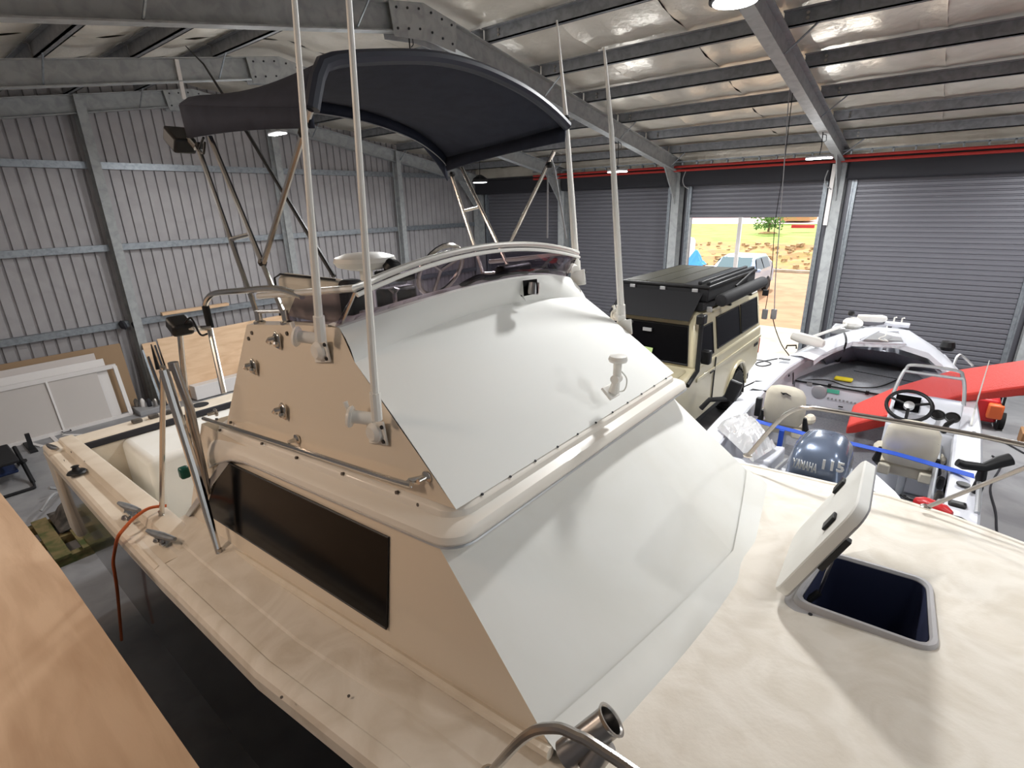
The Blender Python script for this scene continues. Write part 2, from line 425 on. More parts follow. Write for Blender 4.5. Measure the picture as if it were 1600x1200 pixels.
# portal frames: two columns, two rafters, an apex plate with bolts, fly braces
def ibeam(bb, a, c, depth, wid, t=.014):
    """I-section between a and c, web vertical in the Y-Z plane; a and c lie on the top flange"""
    a = Vector(a); c = Vector(c); d = (c-a).normalized(); n = Vector((0,-d.z,d.y)) if abs(d.y) > .3 else Vector((0,1,0))
    if n.z < 0 and abs(d.y) > .3: n = -n
    w = Vector((wid/2,0,0))
    for o0, o1, ww in ((0, t, 1), (depth-t, depth, 1), (t, depth-t, .07)):
        ring = lambda p: [p-n*o0-w*ww, p-n*o0+w*ww, p-n*o1+w*ww, p-n*o1-w*ww]
        bb.loft([ring(a), ring(c)])
    return bb
for i, x in enumerate(FRAMES):
    fr = root('trim_%d' % (i+1), (x,RY,ZF), kind='structure')
    wid = .16
    for s, ye in ((1,YB-.12),(-1,YF+.05)):
        ibeam(B(), (x,RY,zr(RY)), (x,ye,zr(ye)), .30, wid).build('rafter', M['frame_steel'], fr)
        cb = B(); w = .1
        cb.box((x-w,ye-.30*s-.008,ZF), (x+w,ye-.30*s+.008,zr(ye)-.25)).box((x-w,ye-.008,ZF), (x+w,ye+.008,zr(ye)-.02)).box((x-.006,min(ye,ye-.3*s),ZF), (x+.006,max(ye,ye-.3*s),zr(ye)-.02))
        cb.build('column', M['frame_steel'], fr)
        B().prism([(x-.012,ye-.3*s,zr(ye)-.28),(x-.012,ye-1.1*s,zr(ye-1.1*s)-.30),(x-.012,ye-.3*s,zr(ye)-1.0)], (.024,0,0)).build('haunch', M['frame_steel'], fr)
    ap = B()
    for s in (-1, 1):
        ap.prism([(x+s*.085,RY-.55,zr(RY-.55)-.01),(x+s*.085,RY,RZ-.01),(x+s*.085,RY+.55,zr(RY+.55)-.01),(x+s*.085,RY+.5,zr(RY+.5)-.36),(x+s*.085,RY,RZ-.40),(x+s*.085,RY-.5,zr(RY-.5)-.36)], (s*.012,0,0))
    ap.build('apex_plate', M['frame_steel'], fr)
    bl = B()
    for dy in (-.45,-.28,-.1,.1,.28,.45):
        for dz in (-.07,-.28):
            for s in (-1,1): bl.lathe([(.014,0),(.014,.014)], (x+s*.097,RY+dy,zr(RY+dy)+dz), (s,0,0), 6)
    bl.build('bolt', M['header_dark'], fr, flat=True)
    if i == 1:
        B().box((x+.05,3.62,zr(3.6)-.52), (x+.075,3.67,zr(3.6)-.02)).build('hanger_strap', M['panel_white'], fr)
    for yy in (2.05, 4.2, 7.75, 10.35, 12.9):
        if i < 6:
            q = B(); q.tube([(x+.06,yy,zr(yy)-.28),(x+.42,yy,zr(yy)+.02)], .012, 6)
            q.build('fly_brace', M['galv'], fr)
# gable mullions on the left wall
for i, yy in enumerate((3.26, 6.77, 10.29)):
    g = B(); zt = zr(yy)-.02
    g.box((XL+.13,yy-.09,ZF), (XL+.145,yy+.09,zt)).box((XL+.30,yy-.075,ZF), (XL+.315,yy+.075,zt)).box((XL+.13,yy-.006,ZF), (XL+.31,yy+.006,zt))
    g.build('trim_%d' % (i+9), M['frame_steel'], kind='structure')
# red service pipes along the roller doors
for i, (z, yy, r) in enumerate(((.66,YB-.62,.028),(.745,YB-.62,.028))):
    p = B().tube([(-9.9,yy,z),(XR-.1,yy,z)], r, 8).build('service_pipe', M['red_paint'])
    tag(p, 'red pipe along the roller-door wall, %s of the two' % ('lower','upper')[i], 'pipe')
hb = B(); 
for k in range(52):
    xx = -9.6+k*.35; hb.box((xx,YB-.66,.78), (xx+.03,YB-.58,.86))
hb.box((-9.9,YB-.66,.84), (XR-.1,YB-.58,.87))
tag(hb.build('pipe_rack', M['galv']), 'grey slotted steel channel carrying the red pipes', 'rack')

cd_ = B(); a = aty(1306,250,YB-.5); c_ = aty(1306,352,YB-.5)
cd_.box((a.x-.04,YB-.54,c_.z), (a.x+.04,YB-.48,.62)); tag(cd_.build('conduit', M['panel_white'], bevel=.008), 'white conduit on the post right of the open door', 'conduit')
for px in (1068, 1290):
    p = [aty(px+dx, y, YB-.56) for dx, y in ((4,266),(-1,280),(1,290),(9,296))]
    tag(B().tube(curve_pts(p, 4), .012, 6).build('door_cable', M['grey_plastic']), 'short grey cable looped at the %s top corner of the open door' % ('left' if px < 1100 else 'right'), 'cable')
# ---------------------------------------------------------------- lamps
def bay_lamp(loc, label, kind):
    r = root('high_bay_lamp' if kind == 'ufo' else 'bay_light', loc, label, 'lamp', 'LED lamps hung from the portal frames')
    x, y, z = loc
    if kind == 'ufo':
        B().lathe([(.03,.16),(.06,.15),(.07,.07),(.17,.055),(.19,.03),(.19,-.005),(.165,-.01)], loc, n=28).build('housing', M['black_matt'], r)
        B().lathe([(.001,-.004),(.16,-.004),(.16,-.018),(.001,-.018)], loc, n=28).build('lens', M['led'], r)
        f = B()
        for k in range(24):
            a = 2*pi*k/24; c, s = cos(a), sin(a)
            f.prism([(x+.075*c,y+.075*s,z+.06),(x+.17*c,y+.17*s,z+.058),(x+.17*c,y+.17*s,z+.075),(x+.075*c,y+.075*s,z+.14)], (-s*.004,c*.004,0))
        f.build('cooling_fins', M['black_matt'], r)
    else:
        B().box((x-.21,y-.07,z), (x+.21,y+.07,z+.05)).build('housing', M['grey_plastic'], r, bevel=.02)
        B().box((x-.20,y-.06,z-.018), (x+.20,y+.06,z)).build('lens', M['led'], r, bevel=.01)
    zt = zr(y)-.3
    bb = B().tube([(x,y,z+.05 if kind != 'ufo' else z+.15),(x+.01,y,(z+zt)/2),(x,y,zt)], .008, 6)
    bb.tube([(x,y,zt-.03),(x+.06,y,zt-.05),(x+.07,y,zt-.14),(x+.03,y,zt-.16)], .006, 6)
    bb.build('hanger', M['black_matt'], r); return r
bay_lamp((-1.6,4.71,1.41), 'round LED high bay lamp at the ridge, cut by the top edge', 'ufo')
bay_lamp((-9.1,5.05,1.2), 'lit flat LED lamp below the left edge of the navy canopy', 'flat')
bay_lamp((-9.1,10.05,.51), 'small lit bell lamp right of the canopy before the far door', 'ufo')
bay_lamp((-5.6,10.4,.57), 'lit flat LED lamp between the two white rods on the right', 'flat')
bay_lamp((-2.05,11.08,.62), 'lit flat LED lamp under the red pipes by the open door', 'flat')
bay_lamp((-5.6,5.0,1.3), 'LED high bay lamp hidden above the navy canopy', 'ufo')

# hoist pendant: two cables dropping from the frame near the open door
pd = root('pendant_cable', (-2.05,9,-1.8), 'pair of thin grey pendant cables hanging before the open door', 'cable')
c1 = [aty(*p, 9.0) for p in ((1246,98),(1234,140),(1228,220),(1220,330),(1212,430),(1210,483))]
c2 = [aty(*p, 9.0) for p in ((1246,98),(1238,150),(1226,250),(1211,350),(1206,420),(1196,483))]
B().tube(curve_pts(c1), .008, 6).build('cable', M['grey_plastic'], pd); B().tube(curve_pts(c2), .006, 6).build('cable', M['black_matt'], pd)
for p in (c1[-1], c2[-1]):
    B().box((p.x-.04,p.y-.03,p.z-.16), (p.x+.04,p.y+.03,p.z)).build('switch_box', M['grey_plastic'], pd, bevel=.012)
q = aty(1197,457,9.0); B().box((q.x-.05,q.y-.03,q.z-.05), (q.x+.03,q.y+.03,q.z+.04)).build('cable_clip', M['black_matt'], pd, bevel=.01)
p = c1[-1]; tail = [p+Vector((0,0,-.16))]+[atz(*q) for q in ((1213,520,-2.0),(1222,540,-2.05),(1237,562,-2.1),(1240,590,-2.18))]
tail = [p+Vector((0,0,-.16)), aty(1212,515,8.9), aty(1222,540,8.6), aty(1238,565,8.2), aty(1239,600,7.6)]
B().tube(curve_pts(tail), .008, 6).build('cable', M['black_matt'], pd)

# ================================================================ the flybridge cruiser (bow towards +X, centreline y = 2.2)
YC = 2.2
bt = root('flybridge_boat', (-2.5,YC,-3.3), 'large cream flybridge cruiser with dark hull, navy bimini top and smoked windscreen', 'boat')
def mir(p): return Vector((p[0], 2*YC-p[1], p[2]))
SHEER = [(-6.25,.66,-2.075),(-4,.64,-2.03),(-3.2,.635,-1.995),(-2.05,.645,-1.945),(-1.2,.69,-1.86),(-.8,.69,-1.825),(0,.67,-1.80),(.3,.73,-1.79),(.6,.85,-1.78),(.9,1.03,-1.765),(1.2,1.24,-1.75),(1.5,1.5,-1.73),(1.75,1.76,-1.715),(1.95,2.02,-1.70),(2.03,2.17,-1.69)]
def sheer(x):
    y, z = lerp(SHEER, x); return YC-y, z                # half beam, height
XS = [-6.25,-5.5,-4.7,-4,-3.75,-3.2,-2.6,-2.05,-1.6,-1.2,-.8,-.4,0,.3,.6,.9,1.2,1.5,1.75,1.95,2.03]
# hull shell
rings = []
for x in XS:
    hb, s = sheer(x); k = max(0, (x-.2)/1.83); ch = hb*(.975-.5*k); zk = -3.28+1.0*k*k; zc = -2.98+.75*k
    half = [(hb-.02,s-.11),(hb-.022-.12*k*hb,(s-.11)*.6+zc*.4),(ch,zc),(ch-.03,zc-.03),(.05*hb+.005,zk)]
    rings.append([(x,YC-y,z) for y, z in half]+[(x,YC+y,z) for y, z in reversed(half)])
hl = B(); hl.loft(rings, ring_closed=False, cap=True).build('hull', M['hull_black'], bt, ang=30)
# deck moulding from the cabin's aft end to the bow
def half_sec(x):
    hb, s = sheer(x); k = min(1, hb/1.0)
    return [(hb-.02,s-.13),(hb+.012,s-.10),(hb+.014,s-.03),(hb+.002,s-.004),(hb-.03*k,s+.012),(hb-.055*k,s+.013),(hb-.062*k,s+.006),(hb-.075*k,s+.008),(hb-.19*k,s+.016),(hb-.20*k,s+.027),(hb-.215*k,s+.03),(hb-.36*k,s+.048),(hb*.5,s+.053),(hb*.2,s+.052),(0.001,s+.052)]
rings = []
for x in XS:
    if x < -3.75: continue
    h = half_sec(x); rings.append([(x,YC-y,z) for y, z in h]+[(x,YC+y,z) for y, z in reversed(h)])
deck = B().loft(rings, ring_closed=False, cap=False).build('deck', M['deck_old'], bt, ang=25)
B().tube([(2.04,YC,-1.72),(2.05,YC,-1.85)], [.06,.04], 10).build('stem_cap', M['steel'], bt)
# cockpit coamings, transom, liner
def coam(sgn):
    rings = []
    for x in (-6.25,-5.5,-4.7,-4.2,-3.85,-3.3):
        hb, s = sheer(x); w = 1+.25*(x+6.25)/2.5; st = 1 if x < -3.5 else -.1
        sec = [(hb-.02,s-.13),(hb+.012,s-.10),(hb+.014,s-.03),(hb,s),(hb-.02,s+.012),(hb-.105*w,s+.012),(hb-.125*w,s+.012+.048*st),(hb-.14*w,s+.012+.054*st),(hb-.225*w,s+.012+.054*st),(hb-.235*w,s+.012+.043*st),(hb-.235*w,-2.95)]
        rings.append([(x,YC+sgn*y,z) for y, z in sec])
    B().loft(rings, ring_closed=False, cap=True).build('coaming', M['gel_cream'], bt, ang=25)
coam(-1); coam(1)
B().box((-6.27,YC-1.55,-2.95), (-5.98,YC+1.55,-2.03)).build('transom', M['gel_cream'], bt, bevel=.03)
B().box((-5.985,YC-1.36,-2.10), (-5.95,YC+1.36,-2.035)).build('transom_strip', M['header_dark'], bt, bevel=.01, label='dark rubber strip along the transom top')
B().box((-6.25,YC-1.34,-3.0), (-3.7,YC+1.34,-2.93)).build('cockpit_floor', M['gel_cream'], bt)
B().box((-6.0,1.18,-2.93), (-5.2,2.3,-2.10)).build('bait_tank', M['gel_white'], bt, bevel=.07, seg=4, label='white moulded box in the cockpit corner')
B().lathe([(.085,0),(.085,.006),(.06,.006)], (-6.13,2.0,-2.03), n=16).build('rod_hole', M['black_matt'], bt)
tl = B()
for yy in (1.35,1.5,1.62): tl.box((-6.16,yy,-2.03), (-6.1,yy+.09,-1.99))
tl.build('transom_fitting', M['rag'], bt, bevel=.01)
for px, py in ((109,707),(130,722),(153,743),(180,763),(210,787),(98,720)):
    q = atz(px,py,-2.0); B().disc((q.x,q.y+.012,-2.0), .008, .004, (0,-1,0), 8).build('screw', M['rag'], bt)
# cabin
CB = {'a0':(-3.75,.99,-2.03),'a1':(-.72,1.04,-1.743),'a2':(-.529,2.47,-1.778),'a3':(-.72,3.36,-1.743),'a4':(-3.75,3.41,-2.03),
      'b0':(-3.55,1.14,-1.3),'b1':(-1.33,1.132,-1.235),'b2':(-1.26,2.47,-1.22),'b3':(-1.33,3.27,-1.235),'b4':(-3.55,3.26,-1.3)}
def bow(p, q, n, amt, d):
    p = Vector(p); q = Vector(q); d = Vector(d); return [p.lerp(q, k/n)+d*amt*4*(k/n)*(1-k/n) for k in range(n+1)]
NB = 10
def panel(bb, pa, qa, pb, qb, amt=0, d=(1,0,.6), nr=8):
    """ruled panel between the base line pa-qa and the top line pb-qb, bellied by amt"""
    rows = []
    for r in range(nr+1):
        t = r/nr; p = Vector(pa).lerp(Vector(pb), t); q = Vector(qa).lerp(Vector(qb), t)
        rows.append(bow(p, q, NB, amt, d))
    n = NB+1
    bb.add([v for r in rows for v in r], [(i*n+k,i*n+k+1,(i+1)*n+k+1,(i+1)*n+k) for i in range(nr) for k in range(NB)])
cb = B()
panel(cb, CB['a1'], CB['a2'], CB['b1'], CB['b2'], .022)
panel(cb, CB['a2'], CB['a3'], CB['b2'], CB['b3'], .006)
cb.build('cabin_front', M['gel_white'], bt, ang=12)
cs = B()
cs.add([CB[k] for k in ('a0','a1','b1','b0')], [(0,1,2,3)]); cs.add([CB[k] for k in ('a3','a4','b4','b3')], [(0,1,2,3)]); cs.add([CB[k] for k in ('a4','a0','b0','b4')], [(0,1,2,3)])
cs.build('cabin_side', M['gel_side'], bt, flat=True)
# fillet where the cabin meets the deck
fl_ = [Vector(CB['a0'])+Vector((0,-.012,0)), Vector(CB['a1'])+Vector((0,-.012,.0))]
B().tube([fl_[0], fl_[1]], .022, 8).build('cabin_fillet', M['gel_cream'], bt)
ff = bow(CB['a1'], CB['a2'], 10, .022, (1,0,.6))+bow(CB['a2'], CB['a3'], 10, .006, (1,0,.6))[1:]
f1 = B(); rows = [[p+Vector((.0,0,.05))+Vector((-.045,0,.0)) for p in ff], [p+Vector((.008,0,.012)) for p in ff], [p+Vector((.05,0,.004)) for p in ff], [p+Vector((.09,0,-.03)) for p in ff]]
n = len(ff); f1.add([v for r in rows for v in r], [(i*n+k,i*n+k+1,(i+1)*n+k+1,(i+1)*n+k) for i in range(3) for k in range(n-1)])
f1.build('front_fillet', M['gel_white'], bt, ang=60)
def cside(px, py, off=0): 
    p = atside(px, py, 1.04, -1.74, .2); p.y -= off; return p
win = [(343,735),(362,723),(611,838),(607,980),(325,800)]
B().prism([cside(*p, .002) for p in win], (0,-.012,0)).build('side_window', M['dark_glass'], bt, flat=True)
fr_ = [cside(*p, .012) for p in win]
B().tube(fr_+[fr_[0]], .005, 6).build('window_seal', M['black_plastic'], bt)
B().prism([cside(291,806,.002), cside(299,806,.002), cside(362,722,.002), cside(352,716,.002)], (0,-.016,0)).build('window_pillar', M['alloy'], bt, bevel=.003)
B().prism([(p.x, 2*YC-p.y, p.z) for p in [cside(*q, .002) for q in win]], (0,.012,0)).build('side_window', M['dark_glass'], bt, flat=True)
# roof slab with rolled edge
def slab_ring(xf, yn, zf, drop):
    out = []
    for x, y in rrect(-3.58, xf, yn, 2*YC-yn, .10, 5):
        pass
    R = .11; xa = -3.60+max(0,(yn-1.08))*1.2; n = 6
    for cx, cy, a in ((xf-R,yn+R,-90),(xf-R,2*YC-yn-R,0),(xa+R*2,2*YC-yn-R*2,90),(xa+R*2,yn+R*2,180)):
        rr = R if a in (-90,0) else R*2
        for k in range(n+1):
            t = radians(a+90*k/n); out.append((cx+rr*cos(t), cy+rr*sin(t)))
        if a == -90: pass
    # extra points along the near and far sides so that the aft end can droop
    res = []
    for (x0,y0), (x1,y1) in zip(out, out[1:]+out[:1]):
        res.append((x0,y0))
        if abs(x1-x0) > 1:
            for k in range(1, 12): res.append((x0+(x1-x0)*k/12, y0+(y1-y0)*k/12))
    return [(x, y, zf+.09*(x-xf)-(drop*max(0,-2.9-x)**1.4 if x < -2.9 else 0)) for x, y in res]
rings = [slab_ring(*a) for a in ((-1.30,1.22,-1.06,0),(-1.27,1.185,-1.085,0),(-1.245,1.165,-1.093,0),(-1.238,1.158,-1.10,0),(-1.232,1.152,-1.122,0),(-1.215,1.14,-1.128,.05),(-1.19,1.105,-1.137,.15),(-1.178,1.085,-1.152,.25),(-1.172,1.078,-1.175,.35),(-1.176,1.082,-1.19,.4),(-1.20,1.11,-1.196,.4),(-1.32,1.23,-1.19,.3))]
B().loft(rings).build('roof_moulding', M['gel_roof'], bt, ang=28)
# thin alloy trim along the rolled edge
tr = [Vector(p)+Vector((.004 if p[0] > -1.4 else 0, 0, 0)) for p in rings[9]]
B().tube(tr, .006, 5, closed=True).build('edge_trim', M['alloy'], bt)
sc_ = B()
for k in range(11): sc_.lathe([(.006,0),(.006,.004)], (-1.252,1.32+.176*k,-1.086), (.3,0,1), 8)
sc_.build('screw', M['header_dark'], bt)
sc2 = B()
for px, py in ((340,655),(411,693),(465,715),(537,740),(622,769),(656,788),(345,672),(362,660)):
    q = atside(px, py, 1.17, -1.10, .1); sc2.lathe([(.008,0),(.008,.012)], (q.x,q.y,q.z), (0,-1,.3), 8)
sc2.build('screw', M['rag'], bt)
# flybridge body
def fbs(px, py, off=0): p = atside(px, py, 1.18, -1.09, .153); p.y -= off; return p
S_bot_a = Vector((-3.22,1.165,-1.24)); S_top_a = Vector((-2.89,1.257,-.588)); S_top_f = Vector((-2.02,1.27,-.500)); S_brow = Vector((-1.905,1.25,-.635)); S_bot_f = Vector((-1.258,1.18,-1.085))
side = [S_bot_a, S_bot_f, S_brow, S_top_f, Vector((-2.3,1.268,-.522)), S_top_a]
for sg in (0, 1):
    fs = B(); f_ = (lambda p: Vector(p)) if sg == 0 else mir
    inn = [Vector((p.x, p.y+.085, p.z+.004)) for p in (S_top_f, Vector((-2.3,1.268,-.522)), S_top_a)]
    low = [Vector((p.x,p.y,-1.15)) for p in inn]
    vs = [f_(p) for p in side+inn+low]
    fs.add(vs, [(0,1,2,3,4,5),(3,4,7,6),(4,5,8,7),(6,7,10,9),(7,8,11,10),(0,5,8,11)])
    fs.build('flybridge_side', M['gel_side'], bt, ang=20)
# flybridge front: raked lower panel, brow, upright band below the windscreen
ff = B(); NF = 24; rows = []
def across(p, q, u, belly=0, rise=0):
    b_ = 4*u*(1-u); return Vector((p.x+belly*b_, p.y+(q.y-p.y)*u, p.z+rise*b_))
RNGF = [k/NF for k in range(NF+1)]
r_bot = [across(S_bot_f, mir(S_bot_f), u, .005, 0) for u in RNGF]
r_brow = [across(S_brow, mir(S_brow), u, -.015, .085) for u in RNGF]
r_top = [across(S_top_f, mir(S_top_f), u, .17, .105) for u in RNGF]
for t in (0,.2,.4,.6,.8,.93): rows.append([a.lerp(b_, t)+Vector((.006*sin(pi*t),0,.006*sin(pi*t))) for a, b_ in zip(r_bot, r_brow)])
rows.append([p.copy() for p in r_brow])
for t in (.12,.4,.7,1): rows.append([a.lerp(b_, t)+Vector((.015*sin(pi*t),0,0)) for a, b_ in zip(r_brow, r_top)])
rows.append([p+Vector((-.09,0,.006)) for p in r_top]); rows.append([p+Vector((-.10,0,-.06)) for p in r_top])
n = NF+1; ff.add([v for r in rows for v in r], [(i*n+k,i*n+k+1,(i+1)*n+k+1,(i+1)*n+k) for i in range(len(rows)-1) for k in range(NF)])
ff.build('flybridge_front', M['gel_gloss'], bt, ang=34)
# horn in a scoop of the brow
hq = Vector((-1.845,2.42,-.45))
hc = [aty(806,438,2.38), aty(829,435,2.38), aty(831,457,2.38), aty(808,462,2.38)]
hdir = Vector((-.9,0,-.1)); B().prism([p+Vector((.045,0,0)) for p in hc], hdir*.02).build('horn_recess', M['black_matt'], bt)
hcn = (hc[0]+hc[1]+hc[2]+hc[3])/4+Vector((.062,0,0))
B().lathe([(.001,-.036),(.03,-.036),(.032,-.02),(.03,.03),(.001,.034)], hcn+Vector((0,.012,-.002)), (0,.15,1), 18).build('horn', M['steel'], bt)
sp = [aty(786,439,2.36), aty(806,437,2.38), aty(808,463,2.38), aty(814,471,2.40)]
B().slab([sp[0]+Vector((.03,0,0)), sp[1]+Vector((.05,0,0)), sp[2]+Vector((.05,0,0)), sp[3]+Vector((.04,0,0))], .006).build('horn_scoop', M['gel_gloss'], bt)
# windscreen: curved smoked front pane, two side returns, rail on top
tipN = Vector((-1.90,1.29,-.335)); tipF = mir(tipN)+Vector((0,-.08,.02))
w_top = [across(tipN, tipF, u, .0, .108)+Vector((-.0,0,0)) for u in RNGF]
w_bot = [p+Vector((-.03,0,.004)) for p in r_top]
rows = [[a.lerp(b_, t) for a, b_ in zip(w_bot, w_top)] for t in (0,.25,.5,.75,1)]
g = B(); g.add([v for r in rows for v in r], [(i*n+k,i*n+k+1,(i+1)*n+k+1,(i+1)*n+k) for i in range(4) for k in range(NF)])
g.build('windscreen', M['smoke_glass'], bt, ang=60, solid=.006)
for s in (0, 1):
    f_ = (lambda p: p) if s == 0 else mir
    a = f_(Vector((-2.05,1.30,-.496))); t_ = (tipN if s == 0 else tipF); c_ = f_(Vector((-2.55,1.31,-.535)))
    B().slab([a, t_, f_(Vector((-2.40,1.30,-.40))), c_], .006).build('windscreen_return', M['smoke_glass'], bt, flat=True)
    B().tube([a, t_], .008, 6).build('corner_post', M['chrome'], bt)
rail = [Vector((-2.75,1.285,-.44)), Vector((-2.3,1.275,-.385))]+w_top+[mir(Vector((-2.3,1.285,-.385))), mir(Vector((-2.75,1.29,-.44)))]
B().tube([p+Vector((0,0,.016)) for p in rail], .016, 10).build('windscreen_rail', M['rail_alloy'], bt)
B().tube([p+Vector((.012,0,-.012)) for p in w_top], .010, 6).build('rail_channel', M['white_plastic'], bt)
# grab rail aft of the windscreen, down to the roof
gr = [Vector((-2.30,1.275,-.385))]+[aty(*p, 1.27) for p in ((430,451),(380,454),(338,458),(325,466),(321,480),(325,500))]+[aty(350,614,1.2)]
B().tube(curve_pts(gr, 5), .017, 10).build('grab_rail', M['chrome'], bt)
B().tube([aty(321,478,1.27), aty(329,512,1.265)], .021, 10).build('rail_wrap', M['rubber'], bt)
g2 = [aty(329,512,1.26), aty(312,513,1.2), aty(296,512,1.14), aty(283,516,1.12), aty(283,540,1.11), aty(298,690,1.09)]
B().tube(curve_pts(g2, 4), .016, 10).build('ladder_rail', M['chrome'], bt)
q = aty(286,511,1.12); fl2 = B().box((q.x-.07,q.y-.07,q.z-.03), (q.x+.05,q.y+.05,q.z+.05), Matrix.Rotation(.5,3,'Y')); fo = fl2.build('cockpit_light', M['black_plastic'], bt, bevel=.02)
B().tube(curve_pts([q+Vector((.05,0,.03)), q+Vector((.1,.02,.06)), q+Vector((.15,.03,-.03)), q+Vector((.22,.04,-.02))]), .006, 6).build('light_cable', M['black_plastic'], fo)
# bimini: two bows and a taut navy cover with a valance
def arch(x, pts): return curve_pts([atx(*p, x) for p in pts], 4)
fa = arch(-2.08, [(486,168),(497,110),(512,94),(560,88),(640,86),(700,92),(760,110),(820,140),(860,170),(885,195)])
ra = arch(-3.18, [(281,164),(300,152),(345,150),(430,150),(490,156),(550,167),(600,182),(650,204),(684,230),(697,246)])
def resample(P, n):
    L = [0]
    for a, b_ in zip(P, P[1:]): L.append(L[-1]+(b_-a).length)
    out = []
    for k in range(n):
        d = L[-1]*k/(n-1); i = 0
        while i < len(L)-2 and L[i+1] < d: i += 1
        out.append(P[i].lerp(P[i+1], (d-L[i])/(L[i+1]-L[i]+1e-9)))
    return out
NA = 33; fa = resample(fa, NA); ra = resample(ra, NA); NV = 14; rows = []
for j in range(NV+1):
    t = j/NV; sag = .05*sin(pi*t)
    rows.append([a.lerp(b_, t)+Vector((0,0,-sag*(1-.9*abs(2*k/(NA-1)-1)**3))) for k, (a, b_) in enumerate(zip(ra, fa))])
cv = B(); cv.add([v for r in rows for v in r], [(j*NA+k,j*NA+k+1,(j+1)*NA+k+1,(j+1)*NA+k) for j in range(NV) for k in range(NA-1)])
cvo = cv.build('bimini_cover', M['navy_canvas'], bt, ang=60, solid=.012)
# side valances
for k_, side_ in ((0, 0), (NA-1, 1)):
    va = B()
    top = [r[k_] for r in rows]; top = [rows[0][k_]+Vector((-.0,0,.0))]+top[1:]
    low = []
    for j, p in enumerate(top):
        t = j/NV; d = (.155*(1-t)+.075*t) if side_ == 0 else (.10*(1-t)+.10*t)
        low.append(p+Vector((.02 if j == 0 else 0, (.0 if side_ == 0 else -.02), -d+.018*sin(pi*t))))
    nn = len(top); va.add(top+low, [(i,i+1,nn+i+1,nn+i) for i in range(nn-1)])
    va.build('valance', M['navy_canvas'], cvo, ang=60, solid=.012)
B().tube([p+Vector((.004,0,-.006)) for p in fa], .032, 10).build('bow_sleeve', M['sleeve_canvas'], cvo)
# rear flap and its pale stitch line
lowr = [p+Vector((.0,0,-.07-(.10 if k > 27 else 0)*(k-27)/5)) for k, p in enumerate(ra)]
B().add(ra+lowr, [(i,i+1,NA+i+1,NA+i) for i in range(NA-1)]).build('rear_flap', M['navy_canvas'], cvo, ang=60, solid=.012)
B().tube([p+Vector((.012,0,-.075)) for p in ra[8:]], .004, 5).build('stitching', M['grey_plastic'], cvo)
# bimini ladder frames: near pair and far pair
def ladder(A0, A1, B0, B1, rungs, D0, D1):
    B().tube([A0, A1], .0135, 8).build('bimini_leg', M['chrome'], bt); B().tube([B0, B1], .0135, 8).build('bimini_leg', M['chrome'], bt)
    for t in rungs:
        B().tube([Vector(A0).lerp(Vector(A1), t), Vector(B0).lerp(Vector(B1), t)], .011, 8).build('rung', M['chrome'], bt)
    B().tube([D0, D1], .0135, 8).build('bimini_brace', M['chrome'], bt)
    for p in (A1, B1):
        p = Vector(p); B().lathe([(.03,-.02),(.03,-.008),(.018,.0),(.018,.05)], p).build('deck_socket', M['chrome'], bt)
An0, An1, Bn0, Bn1 = aty(308,226,1.285), aty(405,500,1.29), aty(328,214,1.29), aty(447,500,1.29)
ladder(An0, An1, Bn0, Bn1, (.53,.95), aty(485,172,1.30), aty(411,412,1.29))
Af1, Bf1 = mir(An1), mir(Bn1)
ladder(aty(704,270,3.1), Af1, aty(721,262,3.1), Bf1, (.36,.95), aty(866,236,3.09), aty(796,382,3.1))
for p in (aty(410,410,1.29), aty(478,190,1.30), aty(474,208,1.3), aty(858,258,3.09), aty(312,228,1.285), aty(707,272,3.1)):
    B().ball(p, .024, 8).build('clamp', M['black_plastic'], bt)
tt = B().tube(curve_pts([aty(318,215,1.27), aty(312,232,1.27), aty(318,240,1.27), aty(320,222,1.27)]), .006, 6); tt.build('tie_strap', M['black_plastic'], bt)
q = aty(280,215,1.25); fo = B().box((q.x-.08,q.y-.05,q.z-.05), (q.x+.06,q.y+.06,q.z+.03), Matrix.Rotation(.6,3,'Y')).build('spreader_light', M['black_plastic'], bt, bevel=.012)
B().tube([q+Vector((.05,.02,-.01)), aty(306,232,1.28)], .012, 6).build('light_bracket', M['steel'], fo)
B().tube([aty(862,250,3.09), aty(866,262,3.1), aty(885,373,3.15)], .006, 6).build('bimini_strap', M['grey_plastic'], bt)
B().tube([aty(856,262,3.09), aty(855,372,3.1)], .006, 6).build('bimini_strap', M['grey_plastic'], bt)
# whip antenna leaning aft beside the helm
B().tube([aty(522,432,2.7), aty(385,205,2.7), aty(318,100,2.7), aty(290,72,2.7)], [.022,.018,.009,.004], 8).build('whip_antenna', M['black_plastic'], bt, label='black whip antenna leaning aft')
